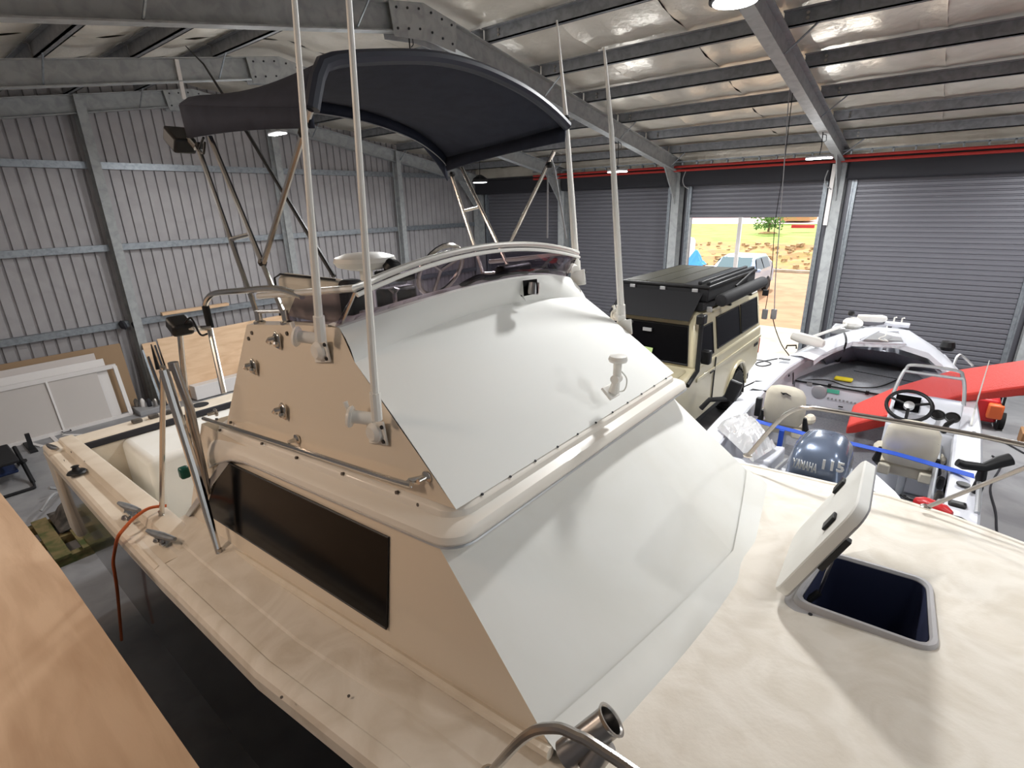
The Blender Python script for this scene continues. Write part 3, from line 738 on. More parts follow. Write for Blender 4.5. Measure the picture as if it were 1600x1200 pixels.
# white outrigger rods in swivel bases
def swivel(p, sgn, name='outrigger_base'):
    p = Vector(p); d = Vector((0,sgn,0))
    o = B().slab([p+Vector((.07,0,-.045)), p+Vector((.055,.0,.06)), p+Vector((-.055,0,.03)), p+Vector((-.06,0,-.07))], .012).build(name, M['white_plastic'], bt, bevel=.01)
    B().lathe([(.045,0),(.045,.02),(.03,.035),(.001,.04)], p+d*.005, d, 18).build('swivel_cap', M['white_plastic'], o)
    B().lathe([(.028,0),(.028,.09),(.001,.095)], p+Vector((-.02,0,.05)), Vector((-.75,sgn*.6,.15)), 16).build('pivot_drum', M['white_plastic'], o)
    B().lathe([(.042,0),(.048,.008),(.042,.02)], p+Vector((-.085,sgn*.055,.062)), Vector((-.75,sgn*.6,.15)), 18).build('clutch_plate', M['white_plastic'], o)
    B().tube([p+Vector((-.10,sgn*.06,.08)), p+Vector((-.12,sgn*.06,.125))], [.008,.011], 8).build('lever', M['white_plastic'], o)
    sc = B()
    for dx, dz in ((.05,.035),(.05,-.03)): sc.lathe([(.009,0),(.009,.006)], p+Vector((dx,sgn*.012,dz)), d, 8)
    sc.build('screw', M['black_plastic'], o)
def rod(p0, p1, p2, r0, r1):
    o = B().tube([p0, Vector(p0).lerp(Vector(p1), .5), p1, p2], [r0, r0*.9, (r0+r1)/2, r1], 10).build('outrigger_rod', M['white_plastic'], bt, label='long white outrigger rod')
    B().tube([Vector(p0)+Vector((0,0,-.03)), Vector(p0).lerp(Vector(p2), .05)], r0*1.3, 10).build('rod_socket', M['white_plastic'], o)
n1 = fbs(507,546,.0); swivel(n1+Vector((0,-.012,0)), -1)
a, c_ = aty(500,522,1.2), aty(460,0,1.2); rod(a, a.lerp(c_,.5), a+(c_-a)*1.35, .019, .008)
n2 = fbs(594,672,.0); swivel(n2+Vector((0,-.012,0)), -1)
a, c_ = aty(588,645,1.16), aty(545,0,1.16); rod(a, a.lerp(c_,.5), a+(c_-a)*1.28, .017, .008)
f1_ = aty(903,433,3.17); swivel(f1_, 1); a = aty(901,425,3.25); rod(a, aty(885,190,3.25), aty(870,32,3.25), .025, .006)
f2_ = aty(975,510,3.22); swivel(f2_, 1); a = aty(971,495,3.25); rod(a, aty(955,200,3.25), aty(944,74,3.25), .025, .008)
q = aty(886,184,3.24); B().ball(q, .02, 8).build('rod_keeper', M['black_plastic'], bt)
for p in ((437,531),(400,572),(446,641)):                     # chrome rod-holder brackets on the near side
    q = fbs(*p, .0); o = B().slab([q+Vector((.03,-.008,-.045)), q+Vector((.035,-.008,.03)), q+Vector((.0,-.008,.05)), q+Vector((-.03,-.008,.02)), q+Vector((-.02,-.008,-.04))], .014).build('rod_bracket', M['chrome'], bt, bevel=.006)
    B().tube([q+Vector((.0,-.02,.012)), q+Vector((-.02,-.04,.008)), q+Vector((-.038,-.042,-.006)), q+Vector((-.04,-.03,-.02))], [.015,.014,.012,.01], 8).build('bracket_hook', M['chrome'], o)
    B().ball(q+Vector((.015,-.028,-.012)), .018, 8).build('bracket_pin', M['chrome'], o)
pl = B()
for p in ((394,520),(449,521),(389,529)):
    q = fbs(*p); pl.lathe([(.011,0),(.011,.006)], q, (0,-1,0), 8)
pl.build('screw', M['rag'], bt)
# long hand rail low on the flybridge side
h0 = fbs(331,650,.05); h1 = fbs(635,744,.05); h2 = fbs(650,746,.035); h3 = fbs(668,745,.0)
hr = B().tube(curve_pts([h0, h0.lerp(h1,.5), h1, h2, h3], 6), .0125, 8).build('hand_rail', M['chrome'], bt)
for p, off in (((338,644),.0),((465,686),0),((668,745),0)):
    q = fbs(*p, 0); B().lathe([(.026,0),(.026,.008),(.012,.014),(.010,.05)], q, (0,-1,0), 14).build('rail_foot', M['chrome'], hr)
# inside the flybridge
st = B().box((-2.98,1.50,-.60), (-2.36,1.60,-.345)).build('helm_seat', M['seat_grey'], bt, bevel=.05, seg=4)
B().box((-2.36,1.495,-.60), (-2.26,1.605,-.34)).build('seat_band', M['black_matt'], st, bevel=.03, seg=3, label='dark bolster band')
B().tube([(-2.98,1.495,-.59),(-2.97,1.495,-.37),(-2.90,1.495,-.345),(-2.36,1.495,-.34)], .006, 6).build('piping', M['black_matt'], st)
B().box((-2.95,1.5,-1.2), (-2.3,2.1,-.75)).build('seat_base', M['seat_grey'], bt, bevel=.04)
B().box((-3.4,1.3,-1.25), (-1.75,3.1,-1.15)).build('flybridge_floor', M['gel_white'], bt)
B().prism([(-2.05,1.45,-1.15),(-2.05,1.45,-.62),(-2.28,1.45,-.50),(-2.34,1.45,-.60),(-2.34,1.45,-1.15)], (0,1.5,0)).build('helm_console', M['gel_white'], bt, bevel=.03)
B().lathe([(.001,.0),(.10,.0),(.17,.02),(.19,.05),(.18,.075),(.12,.095),(.001,.10)], (-2.80,2.0,-.365), n=32).build('radar_dome', M['white_plastic'], bt, label='round white radar dome')
B().tube([(-2.80,2.0,-.36),(-2.80,2.0,-1.15)], .04, 10).build('dome_post', M['white_plastic'], bt)
B().lathe([(.001,0),(.045,.0),(.06,.03),(.045,.06),(.001,.07)], (-2.62,2.05,-.37), (.6,0,.8), 14).build('search_light', M['black_plastic'], bt)
B().box((-2.70,1.98,-.42), (-2.45,2.10,-.37)).build('light_arm', M['black_plastic'], bt, bevel=.01)
whl = B().tube([(-2.36+.16*sin(a)*.5,2.22+.17*cos(a),-.37+.15*sin(a)) for a in [2*pi*k/24 for k in range(24)]], .014, 8, closed=True).build('steering_wheel', M['chrome'], bt)
for a in (.5, 2.6, 4.7): B().tube([(-2.36,2.22,-.37),(-2.36+.08*sin(a),2.22+.17*cos(a),-.37+.15*sin(a))], .01, 6).build('spoke', M['chrome'], whl)
for yy, w, h in ((1.62,.22,.16),(2.55,.30,.18),(2.86,.2,.13)):
    o = B().box((-2.22,yy,-.55), (-2.14,yy+w,-.55+h)).build('instrument_pod', M['black_plastic'], bt, bevel=.02)
    B().box((-2.23,yy+.02,-.53), (-2.222,yy+w-.02,-.57+h)).build('screen', M['dark_glass'], o)
o = B().lathe([(.03,0),(.02,.02),(.012,.06),(.012,.12),(.03,.14),(.001,.15)], (-2.06,1.62,-.52)).build('throttle', M['chrome'], bt)
o = B().box((-2.20,1.50,-.50), (-2.09,1.74,-.48)).build('chart_tray', M['white_plastic'], bt, bevel=.008)
cbx = B().tube(curve_pts([(-1.93,1.95,-.40),(-1.90,2.05,-.365),(-1.92,2.2,-.38),(-1.9,2.32,-.36),(-1.92,2.5,-.385)]), .016, 8).build('cable_bundle', M['rubber'], bt)
# GPS antenna on a ratchet mount
gp = Vector((-1.235,2.35,-.955))
mt_ = B().box(gp+Vector((-.06,-.05,-.012)), gp+Vector((.02,.05,.004)), Matrix.Rotation(.75,3,'Y')).build('antenna_mount', M['white_plastic'], bt, bevel=.006)
B().tube([gp+Vector((0,0,0)), gp+Vector((.012,.0,.07))], [.03,.02], 10).build('mount_arm', M['white_plastic'], mt_)
B().lathe([(.024,-.025),(.024,.025)], gp+Vector((.012,0,.075)), (0,1,0), 14).build('ratchet', M['white_plastic'], mt_)
B().lathe([(.018,.08),(.022,.10),(.022,.165),(.046,.17),(.05,.182),(.044,.20),(.001,.207)], gp+Vector((.012,0,0)), (.02,0,1), 24).build('gps_antenna', M['white_plastic'], mt_)
B().tube(curve_pts([gp+Vector((.02,.02,.12)), gp+Vector((.05,.04,.07)), gp+Vector((.045,.03,.01)), gp+Vector((.01,.01,.0))]), .004, 6).build('cable', M['white_plastic'], mt_)
# deck hatch: flanged frame, dark well, propped lid
HZ = -1.755
def hq(u, v, z=HZ):
    """u 0..1 aft to forward, v 0..1 near to far"""
    a, b_, c_, d = [Vector(q)*1.03 for q in ((-.285,2.165),(.30,2.20),(.25,2.745),(-.215,2.70))]
    p = (a*(1-u)+b_*u)*(1-v)+(d*(1-u)+c_*u)*v; return Vector((p.x, p.y, z))
def hring(e, z, r=.13):
    return [hq(x, y, z) for x, y in rrect(e, 1-e, e, 1-e, r, 5)]
hf = B().loft([hring(-.005,HZ-.022,.15), hring(-.005,HZ,.15), hring(.045,HZ+.004,.13), hring(.05,HZ+.026,.13), hring(.06,HZ+.034,.12), hring(.085,HZ+.034,.11), hring(.10,HZ+.022,.10), hring(.105,HZ-.10,.10)], cap=False).build('deck_hatch', M['hatch_grey'], bt, ang=30)
def cut(obj, tool):
    md = obj.modifiers.new('cut', 'BOOLEAN'); md.object = tool; md.operation = 'DIFFERENCE'; md.solver = 'EXACT'
    bpy.context.view_layer.update(); dg = bpy.context.evaluated_depsgraph_get()
    me = bpy.data.meshes.new_from_object(obj.evaluated_get(dg)); obj.modifiers.clear(); obj.data = me; bpy.data.objects.remove(tool)
    bm = bmesh.new(); bm.from_mesh(me); zl = HZ-ORG[obj.name].z-.15
    bmesh.ops.delete(bm, geom=[f for f in bm.faces if all(v.co.z < zl for v in f.verts) and abs(f.calc_center_median().x-(0-ORG[obj.name].x)) < .4 and abs(f.calc_center_median().y-(2.5-ORG[obj.name].y)) < .4], context='FACES'); bm.to_mesh(me); bm.free()
cut(deck, B().loft([hring(.07,HZ-.2,.1), hring(.07,HZ+.2,.1)]).build('cutter', M['dark_well'], bt))
B().loft([hring(.106,HZ+.02,.10), hring(.106,HZ-.45,.10)], cap=False).add(hring(.10,HZ-.44,.10), [tuple(range(24))]).build('hatch_well', M['dark_well'], hf)
s_ = B()
for u, v in ((.2,.022),(.5,.022),(.8,.022),(.978,.25),(.978,.5),(.978,.75)): s_.lathe([(.009,0),(.009,.004)], hq(u,v,HZ+.001), n=8)
s_.build('screw', M['header_dark'], hf)
H0 = Vector((-.327,2.202,-1.690)); HY = Vector((-.026,.541,.0)).normalized(); th = radians(66)
HX = (Vector((HY.y,-HY.x,0))*cos(th)+Vector((0,0,sin(th)))).normalized(); HN = HX.cross(HY).normalized()
if HN.x > 0: HN = -HN
def lp(u, v, n): return H0+HX*u+HY*v+HN*n
outl = rrect(0, .58, 0, .541, .07, 6)
lid = B().loft([[lp(x*.98+.006,y*.98+.006,-.052) for x, y in outl], [lp(x,y,-.046) for x, y in outl], [lp(x,y,-.006) for x, y in outl], [lp(x*.975+.007,y*.975+.007,0) for x, y in outl]]).build('hatch_lid', M['gel_white'], hf, ang=30)
B().tube([lp(x*.985+.004,y*.985+.004,-.049) for x, y in outl], .006, 6, closed=True).build('lid_seal', M['grey_plastic'], lid)
for v in (.10, .46):
    B().prism([lp(.36,v,.001),lp(.44,v,.001),lp(.44,v+.055,.001),lp(.36,v+.055,.001)], HN*.014).build('hatch_latch', M['black_plastic'], lid, bevel=.004)
B().prism([lp(.25,-.004,-.052),lp(.44,-.004,-.052),lp(.44,.03,-.052),lp(.25,.03,-.052)], -HN*.024).build('strut_bracket', M['black_plastic'], lid, bevel=.004)
B().tube([lp(.33,.035,-.07), Vector((-.17,2.46,HZ-.02))], .0075, 8).build('gas_strut', M['steel'], lid)
B().tube([Vector((-.17,2.46,HZ-.02)), Vector((-.225,2.40,HZ-.085))], .016, 8).build('strut_body', M['black_plastic'], lid)
# cleats on the near side deck
def cleat(p, d, material, L=.16):
    p = Vector(p); d = Vector(d).normalized(); w = Vector((-d.y,d.x,0))
    o = B().tube([p-d*L/2+Vector((0,0,.05)), p-d*L*.3+Vector((0,0,.045)), p+Vector((0,0,.042)), p+d*L*.3+Vector((0,0,.045)), p+d*L/2+Vector((0,0,.05))], [.012,.02,.025,.02,.012], 10).build('cleat', material, bt)
    for s in (-.045,.045): B().lathe([(.02,0),(.013,.012),(.011,.04)], p+d*s, n=12).build('cleat_foot', material, o)
    B().box(p-d*0+Vector((-.065,-.022,0)), p+Vector((.065,.022,.008))).build('cleat_base', material, o, bevel=.004)
q = atz(204,800,-1.985); cleat((q.x,q.y,-1.99), (1,.25,0), M['galv'], .24)
q = atz(254,845,-1.97); cleat((q.x,q.y,-1.975), (1,.3,0), M['galv'], .26)
for px, py, z in ((258,840,-1.97),(208,805,-1.98)):
    q = atz(px-12, py+8, z); o = B()
    for k in range(2): o.lathe([(.014,0),(.02,.012),(.012,.03)], (q.x-.01+.045*k,q.y+.0+.02*k,z), n=10)
    o.build('fairlead', M['steel'], bt)
q = atz(120,738,-2.02); o = B().lathe([(.07,0),(.06,.012),(.03,.02),(.02,.05),(.03,.055),(.001,.06)], (q.x,q.y,-2.02), n=18).build('rod_holder_flush', M['black_plastic'], bt)
q = atz(84,704,-2.05); cleat((q.x,q.y,-2.06), (1,.2,0), M['steel'], .2)
ho = B()
for p in ((440,1090),(545,1088),(600,1130),(655,1124)): 
    q = atz(*p, -1.87); ho.disc((q.x,q.y,q.z), .006, .004)
ho.build('screw', M['rag'], bt)
# cockpit outrigger struts standing on the near side deck
top = aty(256,578,.96)
B().tube([atz(253,806,-1.975), top+Vector((0,0,.02))], .016, 10).build('strut', M['chrome'], bt)
B().tube([atz(342,864,-1.955), aty(305,735,.96), top], [.018,.028,.026], 10).build('strut', M['chrome'], bt)
B().tube([aty(272,572,1.0), aty(297,640,1.02), aty(325,770,1.03)], [.022,.024,.022], 12).build('rod_tube', M['steel'], bt)
B().tube([aty(270,566,1.0), aty(273,578,1.0)], .027, 12).build('tube_collar', M['steel'], bt)
for p in ((253,808),(345,868)):
    q = atz(*p, -1.975); B().lathe([(.03,0),(.03,.01),(.014,.02),(.014,.05)], q, n=14).build('strut_foot', M['steel'], bt)
B().tube([aty(247,577,.95), aty(236,538,.95)], [.012,.003], 8).build('strut_spike', M['black_plastic'], bt)
for p in ((300,682),(308,715)):
    q = aty(*p, 1.03); B().ball(q, .03, 8).build('clamp', M['chrome'], bt)
B().box(aty(288,738,1.0)+Vector((-.03,-.03,-.04)), aty(288,738,1.0)+Vector((.03,.03,.04))).build('side_lamp', M['green_lens'], bt, bevel=.015)
# bow rails and the rod holder clamped on the near one
def bow_rail(sgn):
    f_ = (lambda x,y,z: Vector((x,YC+sgn*y,z)))
    p = [f_(-.82,1.37,-1.71), f_(-.66,1.38,-1.40), f_(-.57,1.375,-1.30), f_(-.50,1.37,-1.275), f_(-.36,1.37,-1.262), f_(.5,1.37,-1.25), f_(1.1,.98,-1.22), f_(1.7,.45,-1.19), f_(1.95,.0,-1.17)]
    B().tube(curve_pts(p, 5), .0145, 10).build('bow_rail', M['steel'], bt)
    for a, c_ in ((f_(.18,1.37,-1.745), f_(.62,1.33,-1.25)), (f_(1.05,.98,-1.70), f_(1.15,.95,-1.22))):
        o = B().tube([a, c_], .012, 8).build('rail_stanchion', M['steel'], bt)
        B().lathe([(.028,0),(.028,.01),(.013,.02)], a, n=12).build('stanchion_foot', M['chrome'], o)
    for q in (p[0],): B().lathe([(.03,0),(.03,.01),(.016,.02)], q, n=12).build('rail_foot', M['chrome'], bt)
bow_rail(1); bow_rail(-1)
a = atz(884,1180,-1.42); c_ = atz(956,1124,-1.30); ax = (c_-a).normalized()
o = B().lathe([(.040,0),(.040,(c_-a).length-.012),(.044,(c_-a).length-.006),(.046,(c_-a).length),(.040,(c_-a).length),(.036,(c_-a).length-.004),(.035,.01)], a, ax, 28).build('rod_holder', M['steel'], bt, ang=30)
B().disc(a+ax*.06, .0355, .004, ax, 20).build('holder_liner', M['dark_well'], o)
m_ = a+ax*.10+Vector((.03,-.03,-.03))
B().lathe([(.028,-.04),(.03,.0),(.028,.05)], m_, (.3,.5,.8), 16).build('rail_clamp', M['steel'], o)
B().lathe([(.03,-.03),(.036,0),(.03,.035)], m_+Vector((.005,-.03,-.06)), (.8,.3,.2), 16).build('rail_clamp', M['steel'], o)
B().ball(m_+Vector((.0,-.06,-.06)), .012, 8).build('clamp_bolt', M['chrome'], o)
# boat cradle under the hull
ck = root('boat_cradle', (-2.5,YC,-3.75), 'dark steel cradle carrying the cruiser, in the shadow under its hull', 'cradle')
for x in (-5.4,-3.0,-.6):
    B().box((x-.08,.9,-3.75), (x+.08,3.5,-3.6)).build('cross_beam', M['purlin_steel'], ck)
    for yy in (1.0, 3.4):
        B().tube([(x,yy,-3.62),(x,yy,-3.13)], .05, 8).build('post', M['purlin_steel'], ck)
B().box((-6.0,2.1,-3.6), (.2,2.3,-3.30)).build('keel_beam', M['purlin_steel'], ck)

# ================================================================ near side of the cruiser
ps = B(); PZ = -2.10
pa = [atz(0,768,PZ), atz(90,880,PZ), atz(238,1093,PZ), atz(312,1203,PZ)]
ps.box((-5.9,-2.2,PZ-.02), (-1.0,.27,PZ))
# a long sheet laid on trestles; its far edge runs beside the hull
pp = tag(B().prism([(-6.0,.235,PZ),(-4.0,.305,PZ),(-1.9,.33,PZ),(-.8,.335,PZ),(-.8,-1.2,PZ),(-6.0,-1.2,PZ)], (0,0,-.02)).build('plywood_sheet', M['ply']), 'large plywood sheet laid flat beside the hull in the lower left corner', 'plywood')
for x in (-5.0,-1.8):
    r = root('trestle', (x,-.4,-3.75), 'timber trestle hidden under the %s end of the plywood sheet' % ('stern' if x < -3 else 'bow'), 'trestle', 'trestles under the plywood sheet')
    B().box((x-.045,-1.1,PZ-.12), (x+.045,.2,PZ-.022)).build('rail', M['ply_pale'], r)
    for yy in (-1.0,.1):
        for s in (-1,1): B().tube([(x,yy,PZ-.1),(x+s*.3,yy,-3.75)], .04, 4).build('leg', M['ply_pale'], r)
# orange hose hung over the gunwale
hs = [(262,796,-1.95),(235,800,-1.93),(212,815,-1.94),(196,832,-1.96),(186,846,-2.0)]
hp = [atz(*p)+Vector((0,0,.03)) for p in hs]+[aty(179,862,.60), aty(177,880,.585), aty(180,900,.58), aty(184,930,.58), aty(190,1000,.58)]
tag(B().tube(curve_pts(hp, 5), .011, 8).build('air_hose', M['orange_hose']), 'thin orange hose draped over the near gunwale', 'hose')
# clutter on the floor between plywood and hull
def fl_at(px, py, z=ZF): return atz(px, py, z)
pal = root('timber_pallet', fl_at(110,850), 'old green-stained timber pallet on the floor beside the hull', 'pallet')
q = fl_at(118,840)
for k in range(5): B().box((q.x-.6,q.y-.55+.26*k,ZF+.10), (q.x+.6,q.y-.40+.26*k,ZF+.13)).build('plank', M['wood_old'], pal)
for k in range(3): B().box((q.x-.58+.53*k,q.y-.55,ZF), (q.x-.48+.53*k,q.y+.65,ZF+.098)).build('bearer', M['wood_old'], pal)
for i, (dx, dy, s, mt_, nm, lb) in enumerate(((-.32,.1,.22,'rag','dust_sheet','crumpled grey dust sheet on the timber pallet'),(.36,.3,.18,'board_white','paint_tray','pale plastic paint tray on the timber pallet'))):
    g = B(); nn = 9
    for_v = []
    for a in range(nn):
        for c_ in range(nn):
            u, v = a/(nn-1)-.5, c_/(nn-1)-.5
            h_ = .14+.16*max(0,1-4*(u*u+v*v))*(.5+random.random()) if i == 0 else .14+(.1 if max(abs(u),abs(v)) > .4 else .01)
            for_v.append((q.x+dx+u*s*3, q.y+dy+v*s*2, ZF+h_))
    g.add(for_v, [(a*nn+c_,a*nn+c_+1,(a+1)*nn+c_+1,(a+1)*nn+c_) for a in range(nn-1) for c_ in range(nn-1)])
    tag(g.build(nm, M[mt_], solid=.006), lb, 'sheet' if i == 0 else 'tray')
wheel_q = fl_at(75,770)
tag(B().tube(curve_pts([fl_at(82,778)+Vector((0,0,.16)), fl_at(100,768)+Vector((0,0,.02)), fl_at(90,800)+Vector((0,0,.25)), fl_at(70,815)+Vector((0,0,.16))]), .02, 6).build('water_hose', M['grey_plastic']), 'grey hose looped over the old pallet', 'hose')
# folding work stand at the left edge
ws = root('work_stand', fl_at(10,755), 'dark folding work stand at the left edge on the floor', 'stand')
q = fl_at(0,752)
for s in (0,1):
    yy = q.y-.12+.42*s
    B().tube([(q.x-.5,yy,ZF+.02),(q.x+.45,yy,ZF+.36)], .03, 6).build('leg', M['black_matt'], ws)
    B().tube([(q.x+.5,yy,ZF+.02),(q.x-.3,yy,ZF+.36)], .03, 6).build('leg', M['black_matt'], ws)
B().box((q.x-.45,q.y-.05,ZF+.34), (q.x+.42,q.y+.25,ZF+.40)).build('top_pad', M['black_matt'], ws, bevel=.02)
B().tube([(q.x+.5,q.y-.12,ZF+.03),(q.x+.75,q.y-.1,ZF+.03),(q.x+.75,q.y+.28,ZF+.03),(q.x+.5,q.y+.3,ZF+.03)], .022, 6).build('foot_bar', M['black_matt'], ws)
B().box((q.x-.3,q.y-.05,ZF+.12), (q.x+.2,q.y+.22,ZF+.17)).build('tool_shelf', M['blue_dull'], ws, bevel=.02)
q = fl_at(48,700)
vs_ = root('floor_clamp', q, 'small dark clamp tool standing on the grey floor near the wall boards', 'tool')
B().box((q.x-.3,q.y-.05,ZF), (q.x+.3,q.y+.05,ZF+.03)).build('bar', M['black_matt'], vs_); B().box((q.x+.1,q.y-.03,ZF+.03), (q.x+.16,q.y+.03,ZF+.3)).build('jaw', M['black_matt'], vs_)
for i, (px, py, lb) in enumerate(((85,686,'longest, nearest the frame handle'),(55,695,'beside the dark clamp tool'),(115,680,'closest to the cruiser transom'))):
    q = fl_at(px, py); tag(B().box((q.x-.2,q.y-.03,ZF), (q.x+.2,q.y+.03,ZF+.012), Matrix.Rotation(.3*i,3,'Z')).build('offcut', M['panel_white']), 'thin white trim offcut on the floor, '+lb, 'offcut', 'white offcuts on the floor')

# ================================================================ boards leaning on the left wall
def leaning(name, label, y0, y1, z1, xb, xt, t, material, cat, z0=ZF, slope=0):
    return tag(B().prism([(xb,y0,z0),(xb,y1,z0),(xt,y1,z1),(xt,y0,z1+slope)], (t,0,0)).build(name, material), label, cat)
leaning('fibreboard_sheet', 'brown fibreboard sheet leaning furthest back on the left wall', -1.6, 2.88, -2.42, -12.18, -12.38, .02, M['mdf'], 'board')
leaning('plaster_board', 'plain pale grey board leaning before the brown fibreboard', -1.6, 2.42, -2.5, -12.05, -12.28, .02, M['board_white'], 'board', slope=-.03)
leaning('plaster_board', 'narrow pale board peeping out between grey board and white screen frame', -1.6, 2.52, -2.62, -12.0, -12.22, .015, M['panel_white'], 'board')
fs_ = root('screen_frame', (-11.9,.6,ZF), 'white framed two-panel screen leaning on the left wall in front', 'screen')
def fr_pt(y, h, dx=0):   # h 0..1 up the lean
    return Vector((-11.88-.22*h+dx, y, ZF+.02+.95*h))
for y0, y1 in ((-1.6,-.05),(0,1.58),(1.62,2.62)):
    B().prism([fr_pt(y0,.03,-.01),fr_pt(y1 if y1<2 else 2.34,.03,-.01),fr_pt(y1 if y1<2 else 2.34,.97,-.01),fr_pt(y0,.97,-.01)], (-.006,0,0)).build('screen_panel', M['screen_fill'], fs_)
for a, c_ in ((fr_pt(-1.6,0),fr_pt(2.66,0)),(fr_pt(-1.6,1),fr_pt(2.66,1))): B().box((min(a.x,c_.x)-.02,a.y,a.z-.04), (a.x+.02,c_.y,a.z+.04)).build('frame_rail', M['panel_white'], fs_)
for yy in (2.64,1.60,.0): B().tube([fr_pt(yy,0),fr_pt(yy,1)], .045 if yy > 2 else .022, 4).build('frame_stile', M['panel_white'], fs_)
q = fr_pt(1.62,0); B().tube([q+Vector((.02,-.06,.02)),q+Vector((.1,-.05,.02)),q+Vector((.1,.06,.02)),q+Vector((.02,.06,.02))], .008, 6).build('frame_handle', M['header_dark'], fs_)
leaning('plywood_board', 'pale plywood board leaning on the left wall behind the ladder rails', 3.5, 6.3, -2.42, -11.95, -12.3, .02, M['ply_pale'], 'plywood', slope=-.04)
leaning('plywood_board', 'narrow plywood strip leaning beside the gable post', 3.22, 3.47, -2.5, -12.0, -12.3, .02, M['ply_pale'], 'plywood')
tag(B().prism([(-11.9,3.75,ZF),(-11.9,6.2,ZF),(-11.6,6.2,ZF+.02),(-11.6,3.75,ZF+.02)], (0,0,.30)).build('white_board', M['panel_white'], bevel=.01), 'pale white board lying low in front of the plywood board', 'board')
tag(B().box((-11.75,5.0,ZF+.33), (-11.5,5.5,ZF+.5), Matrix.Rotation(.2,3,'Z')).build('carton', M['ply_pale'], bevel=.01), 'small buff carton on the low white board', 'box')
for i, (yy, z1, mt_, lb) in enumerate(((3.17,-2.6,'galv','thin steel bar leaning beside the gable post'),(3.24,-2.75,'header_dark','dark bar leaning beside the gable post'),(3.40,-2.55,'header_dark','dark triangular offcut leaning on the plywood strip'))):
    tag(B().prism([(-11.9,yy,ZF),(-11.9,yy+.05,ZF),(-12.2,yy+.03,z1),(-12.2,yy,z1)], (.02,0,0)).build('bar_stock', M[mt_]), lb, 'bar')
tb = root('tool_tray', (-11.9,2.95,ZF), 'grey tray of odds and ends on the floor at the gable post', 'tray')
B().box((-12.1,2.72,ZF), (-11.6,3.1,ZF+.1)).build('tray', M['grey_plastic'], tb, bevel=.01)
for k in range(4): B().lathe([(.04,0),(.04,.12),(.02,.16),(.001,.17)], (-12.0+.1*k,2.8+.08*k,ZF+.1), n=10).build('bottle', M[('rag','panel_white','header_dark','steel')[k]], tb)
for s in (-1,1):
    tag(B().lathe([(.06,-.05),(.10,0),(.06,.05),(.001,.06)], atx(192 if s<0 else 212, 508, -12.45)+Vector((.0,.0,0)), (0,1,.2), 12).build('cord_reel', M['header_dark']), ('maroon','black')[s>0]+' cord bundle hung on the girt %s the gable post' % ('left of' if s<0 else 'right of'), 'cord')
tag(B().box((-12.53,3.75,-2.03), (-12.42,5.1,-1.97)).build('timber_batten', M['ply_pale']), 'pale timber batten lying along the lowest girt', 'timber')

# ================================================================ four-wheel drive parked nose-in with a roof-top tent
FX = -3.42
fw = root('four_wheel_drive', (FX,8.4,ZF), 'beige four-wheel drive with black roof tent parked before the open door', 'car')
def wheel(parent, c, r, w, side, rim_mat, tread=True):
    c = Vector(c); t = B().lathe([(r*.62,-w/2),(r*.9,-w/2),(r*.97,-w*.38),(r,-w*.2),(r,w*.2),(r*.97,w*.38),(r*.9,w/2),(r*.62,w/2)], c, (1,0,0), 36).build('tyre', M['rubber'], parent, ang=30)
    if tread:
        tb = B()
        for k in range(28):
            a = 2*pi*k/28
            for s in (-1,1):
                d = Vector((0,cos(a+.05*s),sin(a+.05*s))); e = Vector((0,-sin(a),cos(a)))
                p = c+d*(r-.004)+Vector((s*w*.27,0,0))
                tb.prism([p+Vector((-w*.2,0,0))-e*.022, p+Vector((w*.2,0,0))-e*.022, p+Vector((w*.2,0,0))+e*.022, p+Vector((-w*.2,0,0))+e*.022], d*.018)
        tb.build('tread', M['rubber'], t, flat=True, kind='stuff')
    rm = B().lathe([(r*.63,-w*.45),(r*.60,w*.40),(r*.55,w*.42),(r*.5,w*.25),(r*.2,w*.22),(r*.16,w*.36),(.001,w*.36)], c, (side,0,0), 28).build('rim', rim_mat, t)
    return t
def flank(xs, prof, name, material, parent, bevel=.03, **k):
    return B().prism([(xs[0],y,z) for y, z in prof], (xs[1]-xs[0],0,0)).build(name, material, parent, bevel=bevel, **k)
def arch_pts(cy, r, n=8): return [(cy-r*cos(pi*k/n), -3.37+r*sin(pi*k/n)) for k in range(n+1)]
low = [(5.95,-3.2),(5.95,-2.62),(6.1,-2.52),(7.45,-2.42),(10.9,-2.42),(10.93,-3.2)]+[(10.1+0,-3.25)]
prof = [(5.95,-3.22),(5.95,-2.66),(6.02,-2.56),(7.40,-2.44),(7.50,-2.40),(10.90,-2.38),(10.95,-2.55),(10.95,-3.15)]+[(p[0],max(p[1],-3.30)) for p in reversed(arch_pts(9.62,.50))]+[(p[0],max(p[1],-3.30)) for p in reversed(arch_pts(6.65,.50))]
bd = flank((FX-.84,FX+.84), prof, 'body', M['beige_paint'], fw, bevel=.04, seg=3)
for s in (-1,1):                                             # pressed shoulder, flares
    xx = FX+s*.84
    B().box((min(xx,xx+s*.018),7.5,-2.62), (max(xx,xx+s*.018),10.92,-2.56)).build('swage_line', M['beige_paint'], bd, bevel=.008)
    for cy in (6.65,9.62):
        pts = [(cy-.54*cos(pi*k/12), -3.36+.54*sin(pi*k/12)) for k in range(13)]
        B().tube([(xx+s*.01,y,z) for y, z in pts], .035, 8).build('wheel_flare', M['beige_paint'], bd)
    B().box((min(xx,xx-s*.12),7.1,-3.36), (max(xx,xx-s*.12),9.1,-3.26)).build('side_step', M['black_matt'], bd, bevel=.015)
B().box((FX-.72,5.9,-3.5), (FX+.72,10.9,-3.2)).build('chassis', M['black_matt'], fw)
